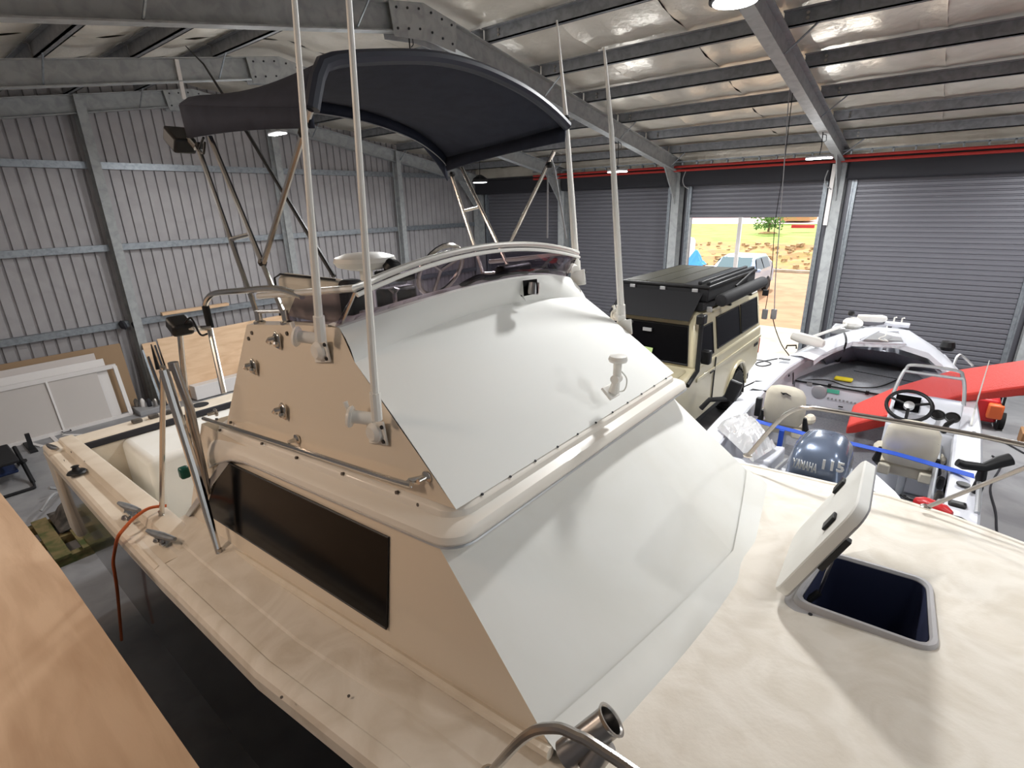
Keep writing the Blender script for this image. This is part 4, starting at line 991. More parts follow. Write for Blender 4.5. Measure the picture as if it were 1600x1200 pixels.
# upper cabin with tumblehome
def cabr(z, y0, y1, hw): return [(FX-hw,y0,z),(FX+hw,y0,z),(FX+hw,y1,z),(FX-hw,y1,z)]
B().loft([cabr(-2.42,7.47,10.93,.82), cabr(-1.80,7.62,10.90,.73), cabr(-1.68,7.72,10.86,.70), cabr(-1.62,7.95,10.7,.60)]).build('cabin', M['beige_paint'], fw, bevel=.04, seg=3)
def cabx(z): t = (z+2.42)/.62; return .82-.09*t
def caby(z): t = (z+2.42)/.62; return 7.47+.15*t
def cab_pane(name, ys, z0, z1, s, mt_, t=.012):
    a = [(ys[0],z0),(ys[1],z0),(ys[3],z1),(ys[2],z1)]
    o = B().prism([(FX+s*(cabx(z)+.001),y,z) for y, z in a], (s*t,0,0)).build(name, mt_, fw, bevel=.003)
    B().tube([(FX+s*(cabx(z)+.012),y,z) for y, z in a]+[(FX+s*(cabx(a[0][1])+.012),a[0][0],a[0][1])], .012, 6).build('window_seal', M['black_plastic'], o)
for s in (-1,1):
    cab_pane('front_door_window', (7.60,8.25,7.70,8.25), -2.33, -1.84, s, M['dark_glass'])
    cab_pane('side_window', (8.45,9.62,8.45,9.60), -2.30, -1.80, s, M['dark_glass'])
    cab_pane('side_window', (9.70,10.72,9.70,10.68), -2.30, -1.80, s, M['dark_glass'])
    B().tube([(FX+s*.72,7.70,-1.66),(FX+s*.72,10.85,-1.66)], .018, 8).build('roof_gutter', M['beige_paint'], fw)
    o = B().box((FX+s*.90-.07,7.62,-2.36), (FX+s*.90+.07,7.74,-2.14)).build('door_mirror', M['black_plastic'], fw, bevel=.03, seg=3)
    B().tube([(FX+s*.80,7.62,-2.30),(FX+s*.88,7.66,-2.28)], .018, 8).build('mirror_arm', M['black_plastic'], o)
    B().box((FX+s*.851-.008,8.28,-3.15), (FX+s*.851+.008,8.295,-2.40)).build('door_gap', M['black_matt'], fw)
    B().box((FX+s*.852-.02,8.05,-2.62), (FX+s*.852+.02,8.2,-2.59)).build('door_handle', M['black_plastic'], fw, bevel=.006)
wsn = [(FX-.70,7.475,-2.36),(FX+.70,7.475,-2.36),(FX+.62,7.60,-1.80),(FX-.62,7.60,-1.80)]
o = B().prism(wsn, (0,-.015,.003)).build('front_windscreen', M['dark_glass'], fw)
B().tube([Vector(p)+Vector((0,-.012,0)) for p in wsn+[wsn[0]]], .018, 6).build('windscreen_seal', M['black_plastic'], o)
B().box((FX-.07,7.505,-1.93), (FX+.07,7.53,-1.88)).build('rear_view_mirror', M['grey_plastic'], o)
q = aty(1008,548,7.43); B().prism([q+Vector((-.14,0,-.05)), q+Vector((.10,0,-.06)), q+Vector((.12,.01,.06)), q+Vector((-.12,.01,.07))], (0,.004,0)).build('dash_sheet', M['paper_green'], o)
# bonnet details, grille, bumper
B().box((FX-.72,6.1,-2.50), (FX+.72,7.40,-2.44), Matrix.Rotation(.055,3,'X')).build('bonnet', M['beige_paint'], fw, bevel=.03)
B().box((FX-.55,5.93,-2.95), (FX+.55,5.96,-2.68)).build('grille', M['black_plastic'], fw)
for s in (-1,1):
    B().lathe([(.10,0),(.10,.03),(.08,.04),(.001,.045)], (FX+s*.45,5.94,-2.8), (0,-1,0), 20).build('headlamp', M['alloy'], fw)
    B().box((FX+s*.80-.03,5.98,-2.86), (FX+s*.80+.05,6.1,-2.76)).build('indicator', M['orange'], fw, bevel=.01)
B().box((FX-.86,5.70,-3.30), (FX+.86,5.93,-3.02)).build('bull_bar', M['black_matt'], fw, bevel=.03)
for cy in (6.65,9.62):
    for s in (-1,1): wheel(fw, (FX+s*.74,cy,-3.75+.40), .40, .27, s, M['black_plastic'])
# snorkel up the pillar, mud flap, tail lamp, small badge
B().tube([(FX+.86,7.1,-2.55),(FX+.86,7.45,-2.42),(FX+.80,7.62,-1.82),(FX+.80,7.60,-1.68)], .035, 8).build('snorkel', M['black_plastic'], fw)
B().box((FX+.75,7.50,-1.74), (FX+.87,7.66,-1.60)).build('snorkel_head', M['black_plastic'], fw, bevel=.02)
B().box((FX+.845,10.55,-2.74), (FX+.852,10.78,-2.68)).build('badge', M['black_matt'], fw)
B().box((FX+.60,10.12,-3.55), (FX+.86,10.15,-3.2)).build('mud_flap', M['rubber'], fw)
B().box((FX+.7,10.94,-2.95), (FX+.84,10.97,-2.65)).build('tail_lamp', M['red_vinyl'], fw)
# roof-top tent, wind deflector, awning bag
tn = B().box((FX-.72,8.02,-1.50), (FX+.72,10.5,-1.27)).build('roof_tent', M['black_matt'], fw, bevel=.03)
B().box((FX-.74,8.00,-1.30), (FX+.74,10.52,-1.25)).build('tent_lid', M['black_plastic'], tn, bevel=.015)
for k in range(3): B().box((FX-.66+.30*k*1.1,8.08,-1.25), (FX-.66+.30*k*1.1+.31,10.4,-1.243)).build('top_panel', M['tent_top'], tn)
for s in (-.52,.0,.52):
    B().box((FX+s-.045,7.985,-1.40), (FX+s+.045,8.005,-1.30)).build('latch', M['alloy'], tn, bevel=.006)
for yy in (8.5,9.2,9.9):
    B().box((FX-.76,yy-.04,-1.36), (FX-.735,yy+.04,-1.26)).build('latch', M['alloy'], tn, bevel=.006)
for xx in (FX+.55,FX+.68): B().box((xx-.03,8.1,-1.25), (xx+.03,10.45,-1.20)).build('roof_rail', M['black_plastic'], tn, bevel=.012)
B().tube([(FX+.77,9.2,-1.40),(FX+.78,10.1,-1.24)], .02, 6).build('tent_strut', M['black_plastic'], tn)
B().box((FX-.70,7.9,-1.62), (FX+.70,10.5,-1.50)).build('roof_rack', M['black_matt'], fw, bevel=.01)
B().prism([(FX-.66,7.48,-1.70),(FX+.66,7.48,-1.70),(FX+.66,7.95,-1.36),(FX-.66,7.95,-1.36)], (0,.02,.012)).build('wind_deflector', M['black_matt'], fw)
aw = B().lathe([(.001,0),(.085,.02),(.10,.06),(.10,2.25),(.085,2.31),(.001,2.33)], (FX+.90,8.05,-1.46), (0,1,0), 16).build('awning_bag', M['black_matt'], fw)
for yy in (8.5,9.6): B().box((FX+.70,yy-.03,-1.60), (FX+.93,yy+.03,-1.57)).build('awning_bracket', M['black_plastic'], aw)
B().box((FX+.72,8.0,-1.64), (FX+.80,8.04,-1.56)).build('bracket_plate', M['alloy'], aw, bevel=.008)

# ================================================================ white centre-console boat on its trailer (bow towards the roller doors)
B2 = -.5
b2 = root('centre_console_boat', (B2,7,ZF), 'white open fishing boat with grey carpet, console and outboard beside the doors', 'boat')
ST = [(4.30,1.02,-2.22),(5.2,1.06,-2.21),(6.4,1.08,-2.19),(7.4,1.05,-2.16),(8.2,.93,-2.12),(8.9,.74,-2.07),(9.5,.48,-2.02),(9.95,.22,-1.98),(10.15,.04,-1.96)]
YS = [4.30,4.75,5.2,5.8,6.4,7.0,7.4,7.8,8.2,8.55,8.9,9.2,9.5,9.75,9.95,10.15]
rings = []
for y in YS:
    hb, z = lerp(ST, y); k = max(0,(y-6.5)/3.65); zk = -3.4+1.0*k**2; ch = hb*(.9-.3*k); zc = -3.1+.42*k
    half = [(hb,z-.01),(hb-.01,z-.08),(ch,zc),(.02,zk)]
    rings.append([(B2-x,y,zz) for x, zz in half]+[(B2+x,y,zz) for x, zz in reversed(half)])
B().loft(rings, ring_closed=False, cap=False).build('hull', M['white_paint'], b2, ang=30)
# the interior volume is carved by building the hull as a shell: gunwale ring, inner sides, sole
def gun(sgn):
    rr = []
    for y in YS:
        if y > 9.0: break
        hb, z = lerp(ST, y); w = .20
        rr.append([(B2+sgn*x,y,zz) for x, zz in ((hb+.005,z-.07),(hb+.01,z-.015),(hb-.01,z+.012),(hb-w+.02,z+.014),(hb-w,z),(hb-w-.005,z-.06),(hb-w,z-.07))])
    B().loft(rr, ring_closed=False, cap=False).build('gunwale', M['white_paint'], b2, ang=30)
gun(-1); gun(1)
SOLE = -2.93
def sole_pts(y0, y1, inset, z):
    ys = [y for y in YS if y0 < y < y1]; ys = [y0]+ys+[y1]
    L = [(B2-(lerp(ST,y)[0]-inset),y,z) for y in ys]; R = [(B2+(lerp(ST,y)[0]-inset),y,z) for y in reversed(ys)]
    return L+R
B().prism(sole_pts(4.6,8.0,.14,SOLE), (0,0,-.02)).build('sole_carpet', M['carpet'], b2)
CD = -2.47
B().prism(sole_pts(7.95,9.75,.1,CD), (0,0,-.025)).build('casting_deck', M['carpet'], b2)
for sgn in (-1,1):                                           # inner sides
    rr = []
    for y in [4.6,5.2,5.8,6.4,7.0,7.4,7.8,8.2,8.55,8.9,9.1]:
        hb, z = lerp(ST, y); rr.append([(B2+sgn*(hb-.10),y,z-.03),(B2+sgn*(hb-.13),y,SOLE)])
    B().loft(rr, ring_closed=False, cap=False).build('inner_side', M['white_paint'], b2)
hb = lerp(ST,7.96)[0]-.13
fp = B().prism([(B2-hb,7.96,SOLE),(B2+hb,7.96,SOLE),(B2+hb,7.96,CD),(B2-hb,7.96,CD)], (0,.02,0)).build('deck_face', M['white_paint'], b2)
B().prism([(B2-hb,7.93,SOLE),(B2+hb,7.93,SOLE),(B2+hb,7.93,SOLE+.14),(B2-hb,7.93,SOLE+.14)], (0,.02,0)).build('kick_strip', M['carpet'], fp)
B().lathe([(.095,0),(.095,.012),(.08,.02),(.001,.022)], aty(1280,612,7.955), (0,-1,0), 24).build('speaker', M['alloy'], fp)
def face_box(px0, py0, px1, py1, y, t, name, mt_, par):
    a = aty(px0,py0,y); c_ = aty(px1,py1,y); return B().box((min(a.x,c_.x),y-t,min(a.z,c_.z)), (max(a.x,c_.x),y,max(a.z,c_.z))).build(name, mt_, par, bevel=.003)
face_box(1293,607,1311,616,7.955,.012,'green_display',M['scr_green'],fp)
face_box(1261,597,1269,603,7.955,.012,'vent_plate',M['grey_plastic'],fp)
face_box(1310,634,1317,637,7.93,.012,'floor_vent',M['black_plastic'],fp)
for k in range(8):
    q = aty(1294+6*k,622+1.1*k,7.955); B().lathe([(.012,0),(.010,.02),(.001,.022)], q, (0,-1,0), 8).build('switch', M['grey_plastic'], fp)
for px, py in ((1296,603),(1355,614)):
    q = aty(px,py,7.95); B().box((q.x-.02,q.y-.02,q.z-.02), (q.x+.02,q.y+.01,q.z+.03)).build('hatch_catch', M['black_plastic'], fp, bevel=.005)
B().tube([(B2-hb,7.955,CD),(B2+hb,7.955,CD)], .012, 6).build('deck_edge', M['black_matt'], fp)
B().tube([(B2-.25,8.9,CD+.004),(B2+.75,8.72,CD+.004)], .006, 5).build('hatch_seam', M['black_matt'], b2)
# bow: dark bulkhead under the coaming, bow deck with anchor well
icv = [(1274,555),(1286,549),(1302,544),(1332,537),(1400,545),(1450,561),(1472,572),(1482,579),(1489,585)]
inner3 = [atz(x,y,-2.04) for x, y in icv]
bt3 = [Vector((p.x,p.y,-2.10)) for p in inner3[1:-2]]; bb3 = [atz(x,y,CD) for x, y in ((1292,571),(1305,567),(1340,564),(1400,573),(1450,586),(1478,597))]
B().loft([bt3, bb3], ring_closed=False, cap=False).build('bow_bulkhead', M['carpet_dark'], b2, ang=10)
bd2 = B(); rr = []
inner = [(p.x,p.y) for p in inner3]
outer = []
for x, y in inner:
    pass
oy = [(-1,7.95),(-1,8.4),(-1,8.9),(-1,9.4),(-1,9.95),(1,9.9),(1,9.2),(1,8.6),(1,7.85)]
outer = [(B2+s*(lerp(ST,y)[0]),y,lerp(ST,y)[1]) for s, y in oy]
rr = [[Vector((o[0],o[1],o[2]-.07)) for o in outer], [Vector((o[0]*1.0,o[1],o[2])) for o in outer]]
rr += [[Vector((o[0]+(i[0]-o[0])*t,o[1]+(i[1]-o[1])*t,o[2]+.03*sin(pi*t)+.012)) for o, i in zip(outer, inner)] for t in (.06,.5,.97)]
rr += [[Vector((i[0],i[1],o[2]-.05)) for o, i in zip(outer, inner)]]
B().loft(rr, ring_closed=False, cap=False).build('bow_deck', M['white_paint'], b2, ang=40)
aw_ = B().prism([atz(1343,533,-1.975), atz(1372,520,-1.975), atz(1403,521,-1.975), atz(1412,536,-1.975)], (0,0,.03)).build('anchor_well', M['grey_plastic'], b2)
B().tube([atz(1340,535,-1.945), atz(1371,518,-1.945), atz(1405,519,-1.945), atz(1415,538,-1.945), atz(1340,535,-1.945)], .014, 6).build('well_rim', M['white_paint'], aw_)
q = atz(1382,530,-1.93); B().tube(curve_pts([q+Vector((-.02,.35,.12)), q+Vector((.0,.1,.04)), q+Vector((-.06,-.1,.02)), q+Vector((.05,-.2,.02)), q]), .008, 6).build('anchor_rope', M['white_plastic'], aw_)
q = Vector((B2+.10,10.0,-1.95)); B().box((q.x-.16,q.y-.12,q.z), (q.x+.16,q.y+.06,q.z+.05)).build('bow_plate', M['white_paint'], b2, bevel=.015)
for s in (-.05,.05): B().tube([(q.x+s,q.y-.02,q.z+.05),(q.x+s,q.y,q.z+.12),(q.x+s+.03,q.y,q.z+.13)], .012, 6).build('bow_cleat', M['white_plastic'], b2)
for s, y in ((1,8.35),):
    hb_, z = lerp(ST,y); p0 = atz(1492,570,-2.02); 
    B().tube(curve_pts([atz(1490,572,-2.1), atz(1496,557,-2.0), atz(1503,556,-2.0), atz(1520,572,-2.1)], 4), .016, 8).build('grab_handle', M['alloy'], b2)
    q = atz(1479,547,-2.05); B().lathe([(.07,0),(.09,.05),(.07,.12),(.001,.13)], q, n=14).build('bow_roller', M['black_plastic'], b2)
# trolling motor lying on the near bow side
tm_a = Vector((-1.38,8.42,-1.98)); tm_b = Vector((-.98,9.75,-1.93))
to = B().tube([tm_a, tm_b], .022, 8).build('trolling_motor', M['white_plastic'], b2, label='white electric trolling motor folded on the bow')
B().lathe([(.001,-.24),(.06,-.22),(.075,-.12),(.075,.14),(.05,.22),(.001,.24)], tm_a+Vector((.05,-.06,.02)), (.9,-.2,-.1), 16).build('motor_pod', M['white_plastic'], to)
B().ball(tm_b+Vector((.02,0,.0)), .13, 14, (1.1,1.4,.7)).build('motor_head', M['white_plastic'], to)
B().lathe([(.001,-.2),(.055,-.18),(.06,.14),(.04,.2),(.001,.22)], tm_b+Vector((.24,.12,.08)), (.9,.3,.0), 14).build('foot_pod', M['white_plastic'], to)
B().box(tm_b+Vector((-.24,-.2,-.16)), tm_b+Vector((.26,.16,-.06))).build('motor_mount', M['alloy'], to, bevel=.02)
B().ball(tm_b+Vector((-.03,.02,.15)), .05, 8).build('tiller_knob', M['black_plastic'], to)
sl = B()
for k in range(14):
    p = Vector((-1.42,8.35,-2.06)).lerp(Vector((-.80,9.62,-1.985)), k/13); sl.box((p.x+.09-.012,p.y-.03,p.z+.0), (p.x+.09+.012,p.y+.03,p.z+.018))
B().tube(curve_pts([atz(1319,520,-1.95), atz(1322,535,-1.97), aty(1312,562,9.0), aty(1306,563,9.0), aty(1303,548,9.0)], 5), .014, 6).build('power_cable', M['black_plastic'], b2)
for px, py in ((1226,561),): 
    q = atz(px,py,-2.10); B().box((q.x-.07,q.y-.03,q.z-.005), (q.x+.07,q.y+.03,q.z+.006)).build('deck_plate', M['black_plastic'], b2, bevel=.004)
q = atz(1236,546,-2.09); B().tube([q+Vector((-.06,-.04,.01)), q+Vector((-.05,-.04,.06)), q+Vector((.05,.04,.06)), q+Vector((.06,.04,.01))], .012, 6).build('cleat', M['black_plastic'], b2)
q = aty(1232,580,7.6); B().ball(Vector((B2-.93,7.75,-2.35)), .05, 8).build('hull_fitting', M['black_plastic'], b2)
B().tube(curve_pts([(B2-.92,8.0,-2.5),(B2-.5,8.15,CD+.02),(B2-.2,7.99,CD+.03),(B2+.1,8.2,CD+.02),(B2+.3,8.75,CD+.02)], 6), .009, 6).build('lead', M['black_plastic'], b2)
q = atz(1318,593,CD+.02); tag(B().box((q.x-.11,q.y-.06,CD+.008), (q.x+.11,q.y+.06,CD+.045)).build('yellow_pouch', M['yellow'], bevel=.015), 'small yellow pouch lying on the grey casting deck', 'pouch')
# transom with motor well
tr_ = [atz(1345,742,-2.2), atz(1352,735,-2.2), atz(1368,742,-2.2), atz(1382,765,-2.2), atz(1472,795,-2.2)]
def tsec(y0, y1, x0, x1, zt): B().box((x0,y0,SOLE-.1), (x1,y1,zt)).build('transom', M['white_paint'], b2, bevel=.05, seg=3)
tsec(4.32,4.62,B2+.36,B2+1.0,-2.235); tsec(4.32,4.62,B2-1.0,B2-.36,-2.235)
B().prism([(B2-.5,4.62,-2.235),(B2-.36,4.62,-2.2),(B2-.33,5.02,-2.2),(B2-.45,5.06,-2.235),(B2-.62,4.9,-2.3),(B2-.66,4.62,-2.3)], (0,0,-.3)).build('well_side', M['white_paint'], b2, bevel=.03)
B().prism([(B2+.5,4.62,-2.235),(B2+.28,4.62,-2.2),(B2+.25,4.95,-2.2),(B2+.38,5.0,-2.235),(B2+.55,4.8,-2.3),(B2+.66,4.62,-2.3)], (0,0,-.3)).build('well_side', M['white_paint'], b2, bevel=.03)
for s in (-1,1): B().tube(curve_pts([(B2+s*.33,4.34,-2.5),(B2+s*.33,4.5,-2.3),(B2+s*.28,4.85,-2.26)], 5), .02, 6).build('well_gasket', M['grey_plastic'], b2)
B().box((B2-.5,5.0,SOLE), (B2+.5,5.06,-2.45)).build('well_front', M['white_paint'], b2)
# outboard motor
ob = B(); oc = Vector((B2+.02,4.47,0)); rr = []
for z, sx, sy, dy in ((-2.52,.17,.24,0),(-2.40,.21,.30,0),(-2.2,.225,.325,.0),(-2.02,.215,.31,.0),(-1.90,.19,.27,.01),(-1.83,.14,.20,.02),(-1.80,.06,.10,.03)):
    rr.append([(oc.x+sx*(abs(cos(a))**.55)*(1 if cos(a) > 0 else -1), oc.y+dy+sy*(abs(sin(a))**.6)*(1 if sin(a) > 0 else -1), z) for a in [2*pi*k/28 for k in range(28)]])
cw = ob.loft(rr).build('outboard_motor', M['cowl'], b2, ang=50, label='grey-blue outboard motor cowl')
B().loft([[(oc.x+.16*cos(a),oc.y+.2*sin(a),z) for a in [2*pi*k/16 for k in range(16)]] for z in (-2.53,-2.7,-3.3)]).build('motor_leg', M['cowl'], cw)
q = aty(1257,728,oc.y-.325); text_mesh('lettering', 'YAMAHA', .098, M['decal_white'], cw, frame4(q, (1,-.10,0), (0,.12,1)), .006, .17, .0012)
q = aty(1300,729,oc.y-.325); text_mesh('lettering', '115', .10, M['decal_white'], cw, frame4(q, (1,.16,0), (0,.12,1)), .006, .14, .003)
em = B().lathe([(.030,0),(.034,.006),(.030,.012)], (oc.x+.10,oc.y+.02,-1.86), (.35,.05,1), 16).build('emblem', M['chrome'], cw)
# console with windscreen and wheel
cx0, cx1 = -.168, .41
B().prism([(cx0,6.19,SOLE),(cx0,6.19,-2.207),(cx0,6.50,-1.99),(cx0,6.66,-1.99),(cx0,6.78,-2.245),(cx0,6.78,SOLE)], (cx1-cx0,0,0)).build('console', M['white_paint'], b2, bevel=.03, seg=3)
co = [o for o in b2.children if o.name.startswith('console')][-1]
wsx = [Vector((cx0+.03,6.565,-1.983)), Vector((cx1-.03,6.565,-1.983)), Vector((cx1-.06,6.64,-1.71)), Vector((cx0+.06,6.64,-1.71))]
B().slab(wsx, .006).build('windscreen', M['clear_glass'], co, flat=True)
B().tube(curve_pts([wsx[0]+Vector((-.03,-.02,-.02)), wsx[0].lerp(wsx[3],.5)+Vector((-.02,0,0)), wsx[3]+Vector((0,0,-.03)), wsx[3]+Vector((.06,0,.025)), wsx[2]+Vector((-.06,0,.025)), wsx[2]+Vector((0,0,-.03)), wsx[1].lerp(wsx[2],.5)+Vector((.02,0,0)), wsx[1]+Vector((.03,-.02,-.02))], 5), .017, 8).build('windscreen_frame', M['alloy'], co)
B().tube([wsx[3]+Vector((-.01,-.01,-.05)), wsx[2]+Vector((.01,-.01,-.05))], .015, 8).build('frame_bar', M['alloy'], co)
def dash(u, v, off=0.0):
    """u across, v up the sloping dash"""
    a = Vector((cx0,6.19,-2.207)); b_ = Vector((cx0,6.50,-1.99)); nrm = Vector((0,-.57,.82))
    return a.lerp(b_, v)+Vector((cx1-cx0,0,0))*u+nrm*off
B().prism([dash(.06,.5,.0),dash(.42,.5,.0),dash(.42,.98,.0),dash(.06,.98,.0)], Vector((0,-.57,.82))*.03).build('chart_screen', M['dark_glass'], co, bevel=.006)
for u in (.68,.88): B().lathe([(.062,0),(.062,.012),(.052,.016),(.048,.008),(.001,.008)], dash(u,.55,.0), (0,-.57,.82), 20).build('gauge', M['black_plastic'], co)
wc = dash(.27,.42,.14); wu = Vector((1,0,0)); wv = Vector((0,.82,.57)).normalized()
wh = B().tube([wc+wu*(.185*cos(a))+wv*(.185*sin(a)) for a in [2*pi*k/28 for k in range(28)]], .018, 8, closed=True).build('steering_wheel', M['black_plastic'], co)
for a in (.4, pi-.4, -pi/2): B().tube([wc, wc+wu*(.18*cos(a))+wv*(.18*sin(a))], .014, 6).build('spoke', M['black_plastic'], wh)
B().lathe([(.045,-.02),(.045,.015),(.001,.025)], wc, (0,-.57,.82), 16).build('hub', M['alloy'], wh)
B().tube([dash(.80,.08,.0), dash(.82,.12,.10), dash(.9,.18,.16)], [.03,.024,.02], 8).build('throttle', M['black_plastic'], co)
# pedestal seats
def seat(cx, cy, rot, nm, lb):
    R = Matrix.Rotation(rot,3,'Z'); P = lambda x,y,z: Vector((cx,cy,0))+R @ Vector((x,y,0))+Vector((0,0,z))
    rr = []
    for z, w, t, dy in ((-2.42,.17,.05,.0),(-2.36,.205,.07,.0),(-2.22,.215,.075,-.02),(-2.06,.20,.07,-.05),(-1.99,.16,.055,-.06),(-1.965,.09,.03,-.06)):
        rr.append([P(w*(abs(cos(a))**.6)*(1 if cos(a) > 0 else -1), dy+t*(abs(sin(a))**.7)*(1 if sin(a) > 0 else -1), z) for a in [2*pi*k/20 for k in range(20)]])
    sb = B().loft(rr).build(nm, M['seat_cream'], b2, ang=60, label=lb)
    rr = [[P(x*.21, .20+y*.20, z) for x, y in [(max(-1,min(1,1.25*cos(a))), max(-1,min(1,1.25*sin(a)))) for a in [2*pi*k/20 for k in range(20)]]] for z in (-2.56,-2.50,-2.44)]
    B().loft(rr).build('seat_cushion', M['seat_cream'], sb, bevel=.02)
    for s in (-1,1):
        B().box((0,0,0),(0,0,0)) if False else None
        B().tube([P(s*.21,.10,-2.52), P(s*.235,.0,-2.44), P(s*.215,-.02,-2.30)], [.022,.034,.02], 8).build('hinge', M['black_plastic'], sb)
        B().ball(P(s*.23,.24,-2.40), .075, 10, (.8,1.3,.8)).build('arm_bolster', M['seat_cream'], sb)
        B().box(P(s*.16,-.02,-2.50)-Vector((.05,.04,.05)), P(s*.16,-.02,-2.50)+Vector((.05,.04,.05))).build('bolster_end', M['seat_cream'], sb, bevel=.015)
    B().tube([P(0,.16,-2.58), P(0,.16,SOLE+.01)], .035, 12).build('pedestal', M['alloy'], sb)
    B().lathe([(.13,0),(.13,.01),(.05,.03)], P(0,.16,SOLE), n=20).build('pedestal_foot', M['grey_plastic'], sb)
    B().tube([P(-.19,-.075,-2.13), P(.19,-.075,-2.13)], .006, 6).build('piping', M['black_matt'], sb)
    return sb
s1 = seat(-1.09,6.12,.0,'seat_back','cream seat back with a small dark logo, beside the far gunwale')
lg = B().prism([atz(1218,618,-2.06)+Vector((0,-.0,0))]*1+[atz(1222,620,-2.06), atz(1221,622,-2.06)], (0,0,.002)) if False else None
s2 = seat(.07,5.75,.0,'seat_back','cream helm seat back behind the console')
q = Vector((-1.10,6.12-.135,-2.03)); B().prism([q+Vector((-.03,0,.01)), q+Vector((.0,0,-.015)), q+Vector((.02,0,.004)), q+Vector((.075,.0,-.012)), q+Vector((.02,0,.012)), q+Vector((-.01,0,.006))], (0,.02,.0)).build('seat_logo', M['black_matt'], s1)
# gunwale fittings on the right side, blue strap, rod holder
for px, py, r in ((1515,660,.05),(1505,757,.045)):
    q = atz(px,py,-2.185); B().lathe([(r,0),(r,.006),(r*.75,.008),(.001,.004)], (q.x,q.y,-2.185), n=18).build('flush_rod_holder', M['black_plastic'], b2)
q = atz(1494,789,-2.2); B().box((q.x-.05,q.y-.04,-2.21), (q.x+.06,q.y+.04,-2.175)).build('deck_filler', M['black_plastic'], b2, bevel=.02)
q = atz(1521,680,-2.18); B().box((q.x-.015,q.y-.03,-2.19), (q.x+.015,q.y+.03,-2.15)).build('toggle', M['black_plastic'], b2, bevel=.006)
B().tube([atz(1517,665,-2.17), aty(1523,640,6.75), aty(1546,563,6.75)], [.012,.008,.004], 6).build('whip_aerial', M['white_plastic'], b2)
rh = Vector((.52,4.98,-2.2))
o = B().tube([rh+Vector((0,-.35,.0)), rh+Vector((0,-.02,.1)), rh], .018, 8).build('rod_stand', M['alloy'], b2)
B().lathe([(.03,0),(.035,.05),(.028,.1),(.035,.13),(.028,.2)], rh+Vector((0,0,.0)), n=12).build('stand_collar', M['black_plastic'], o)
B().tube([rh+Vector((-.16,-.06,.24)), rh+Vector((-.12,-.05,.225)), rh+Vector((0,0,.22)), rh+Vector((.08,.05,.27)), rh+Vector((.14,.08,.30))], [.03,.036,.034,.045,.046], 12).build('rod_cradle', M['black_plastic'], o)
# side rack with reels along the right inner side
rk = B().tube([(.26,4.75,-2.36),(.30,6.3,-2.34)], .02, 8).build('rod_rack', M['alloy'], b2)
for k in range(6):
    B().ball((.34,4.9+.24*k,-2.5+.03*(k%2)), .06, 8, (.6,1,1.2)).build('reel', M[('black_plastic','panel_white','rag')[k%3]], rk)
def strap(pts, w, name, lb):
    P = [Vector(p) for p in pts]; return B().loft([[p+Vector((0,-w/2,.012)), p+Vector((0,w/2,.004)), p+Vector((0,w/2,0)), p+Vector((0,-w/2,.008))] for p in P]).build(name, M['blue_strap'], b2, label=lb)
strap([atz(1158,652,-2.15), atz(1205,665,-2.25), atz(1270,682,-2.28), atz(1335,695,-2.28), atz(1400,710,-2.28), atz(1470,730,-2.2), atz(1522,745,-2.16)], .11, 'tie_down_strap', 'blue tie-down strap across the boat')
B().tube([atz(1222,672,-2.25)+Vector((0,0,0)), atz(1221,672,-2.25)+Vector((0,0,-.45))], .03, 4).build('strap_tail', M['blue_strap'], b2)
# transducer bracket at the left gunwale
q = Vector((-1.60,5.9,-2.2)); o = B().box((q.x-.07,q.y-.03,q.z), (q.x+.07,q.y+.03,q.z+.25), Matrix.Rotation(.25,3,'Y')).build('rod_bracket', M['black_plastic'], b2, bevel=.015)
B().tube([q+Vector((-.05,0,.02)), q+Vector((-.22,-.1,.0)), q+Vector((-.3,-.12,-.12))], .03, 8).build('bracket_arm', M['black_plastic'], o)
q = Vector((-1.28,5.75,-2.2)); B().box((q.x-.03,q.y-.03,q.z-.05), (q.x+.03,q.y+.03,q.z+.16)).build('side_post', M['black_plastic'], b2, bevel=.01)
for p0, p1 in (((1165,600),(1205,598)),((1160,612),(1200,612))):
    a = atz(*p0,-2.2); c_ = atz(*p1,-2.19); B().tube([a+Vector((-.03,0,-.05)), a.lerp(c_,.4)+Vector((0,0,.03)), c_+Vector((0,0,.0))], .01, 6).build('gunwale_cord', M['black_plastic'], b2)
# trailer
tr2 = root('boat_trailer', (B2,6.5,ZF), 'steel trailer under the white open boat', 'trailer')
for s in (-1,1):
    B().box((B2+s*.7-.04,4.5,ZF+.34), (B2+s*.7+.04,9.5,ZF+.40)).build('chassis_rail', M['galv'], tr2)
    t = B().lathe([(.18,-.09),(.28,-.09),(.30,-.05),(.30,.05),(.28,.09),(.18,.09)], (B2+s*.95,6.2,ZF+.30), (1,0,0), 24).build('tyre', M['rubber'], tr2)
    B().lathe([(.18,-.06),(.17,.06),(.05,.05),(.001,.05)], (B2+s*.95,6.2,ZF+.30), (s,0,0), 20).build('rim', M['galv'], t)
for yy in (5.0,6.6,8.4): B().box((B2-.9,yy-.03,ZF+.30), (B2+.9,yy+.03,ZF+.34)).build('cross_member', M['galv'], tr2)
for s in (-1,1): B().tube([(B2+s*.7,9.5,ZF+.37),(B2,11.2,ZF+.40)], .04, 6).build('drawbar', M['galv'], tr2)
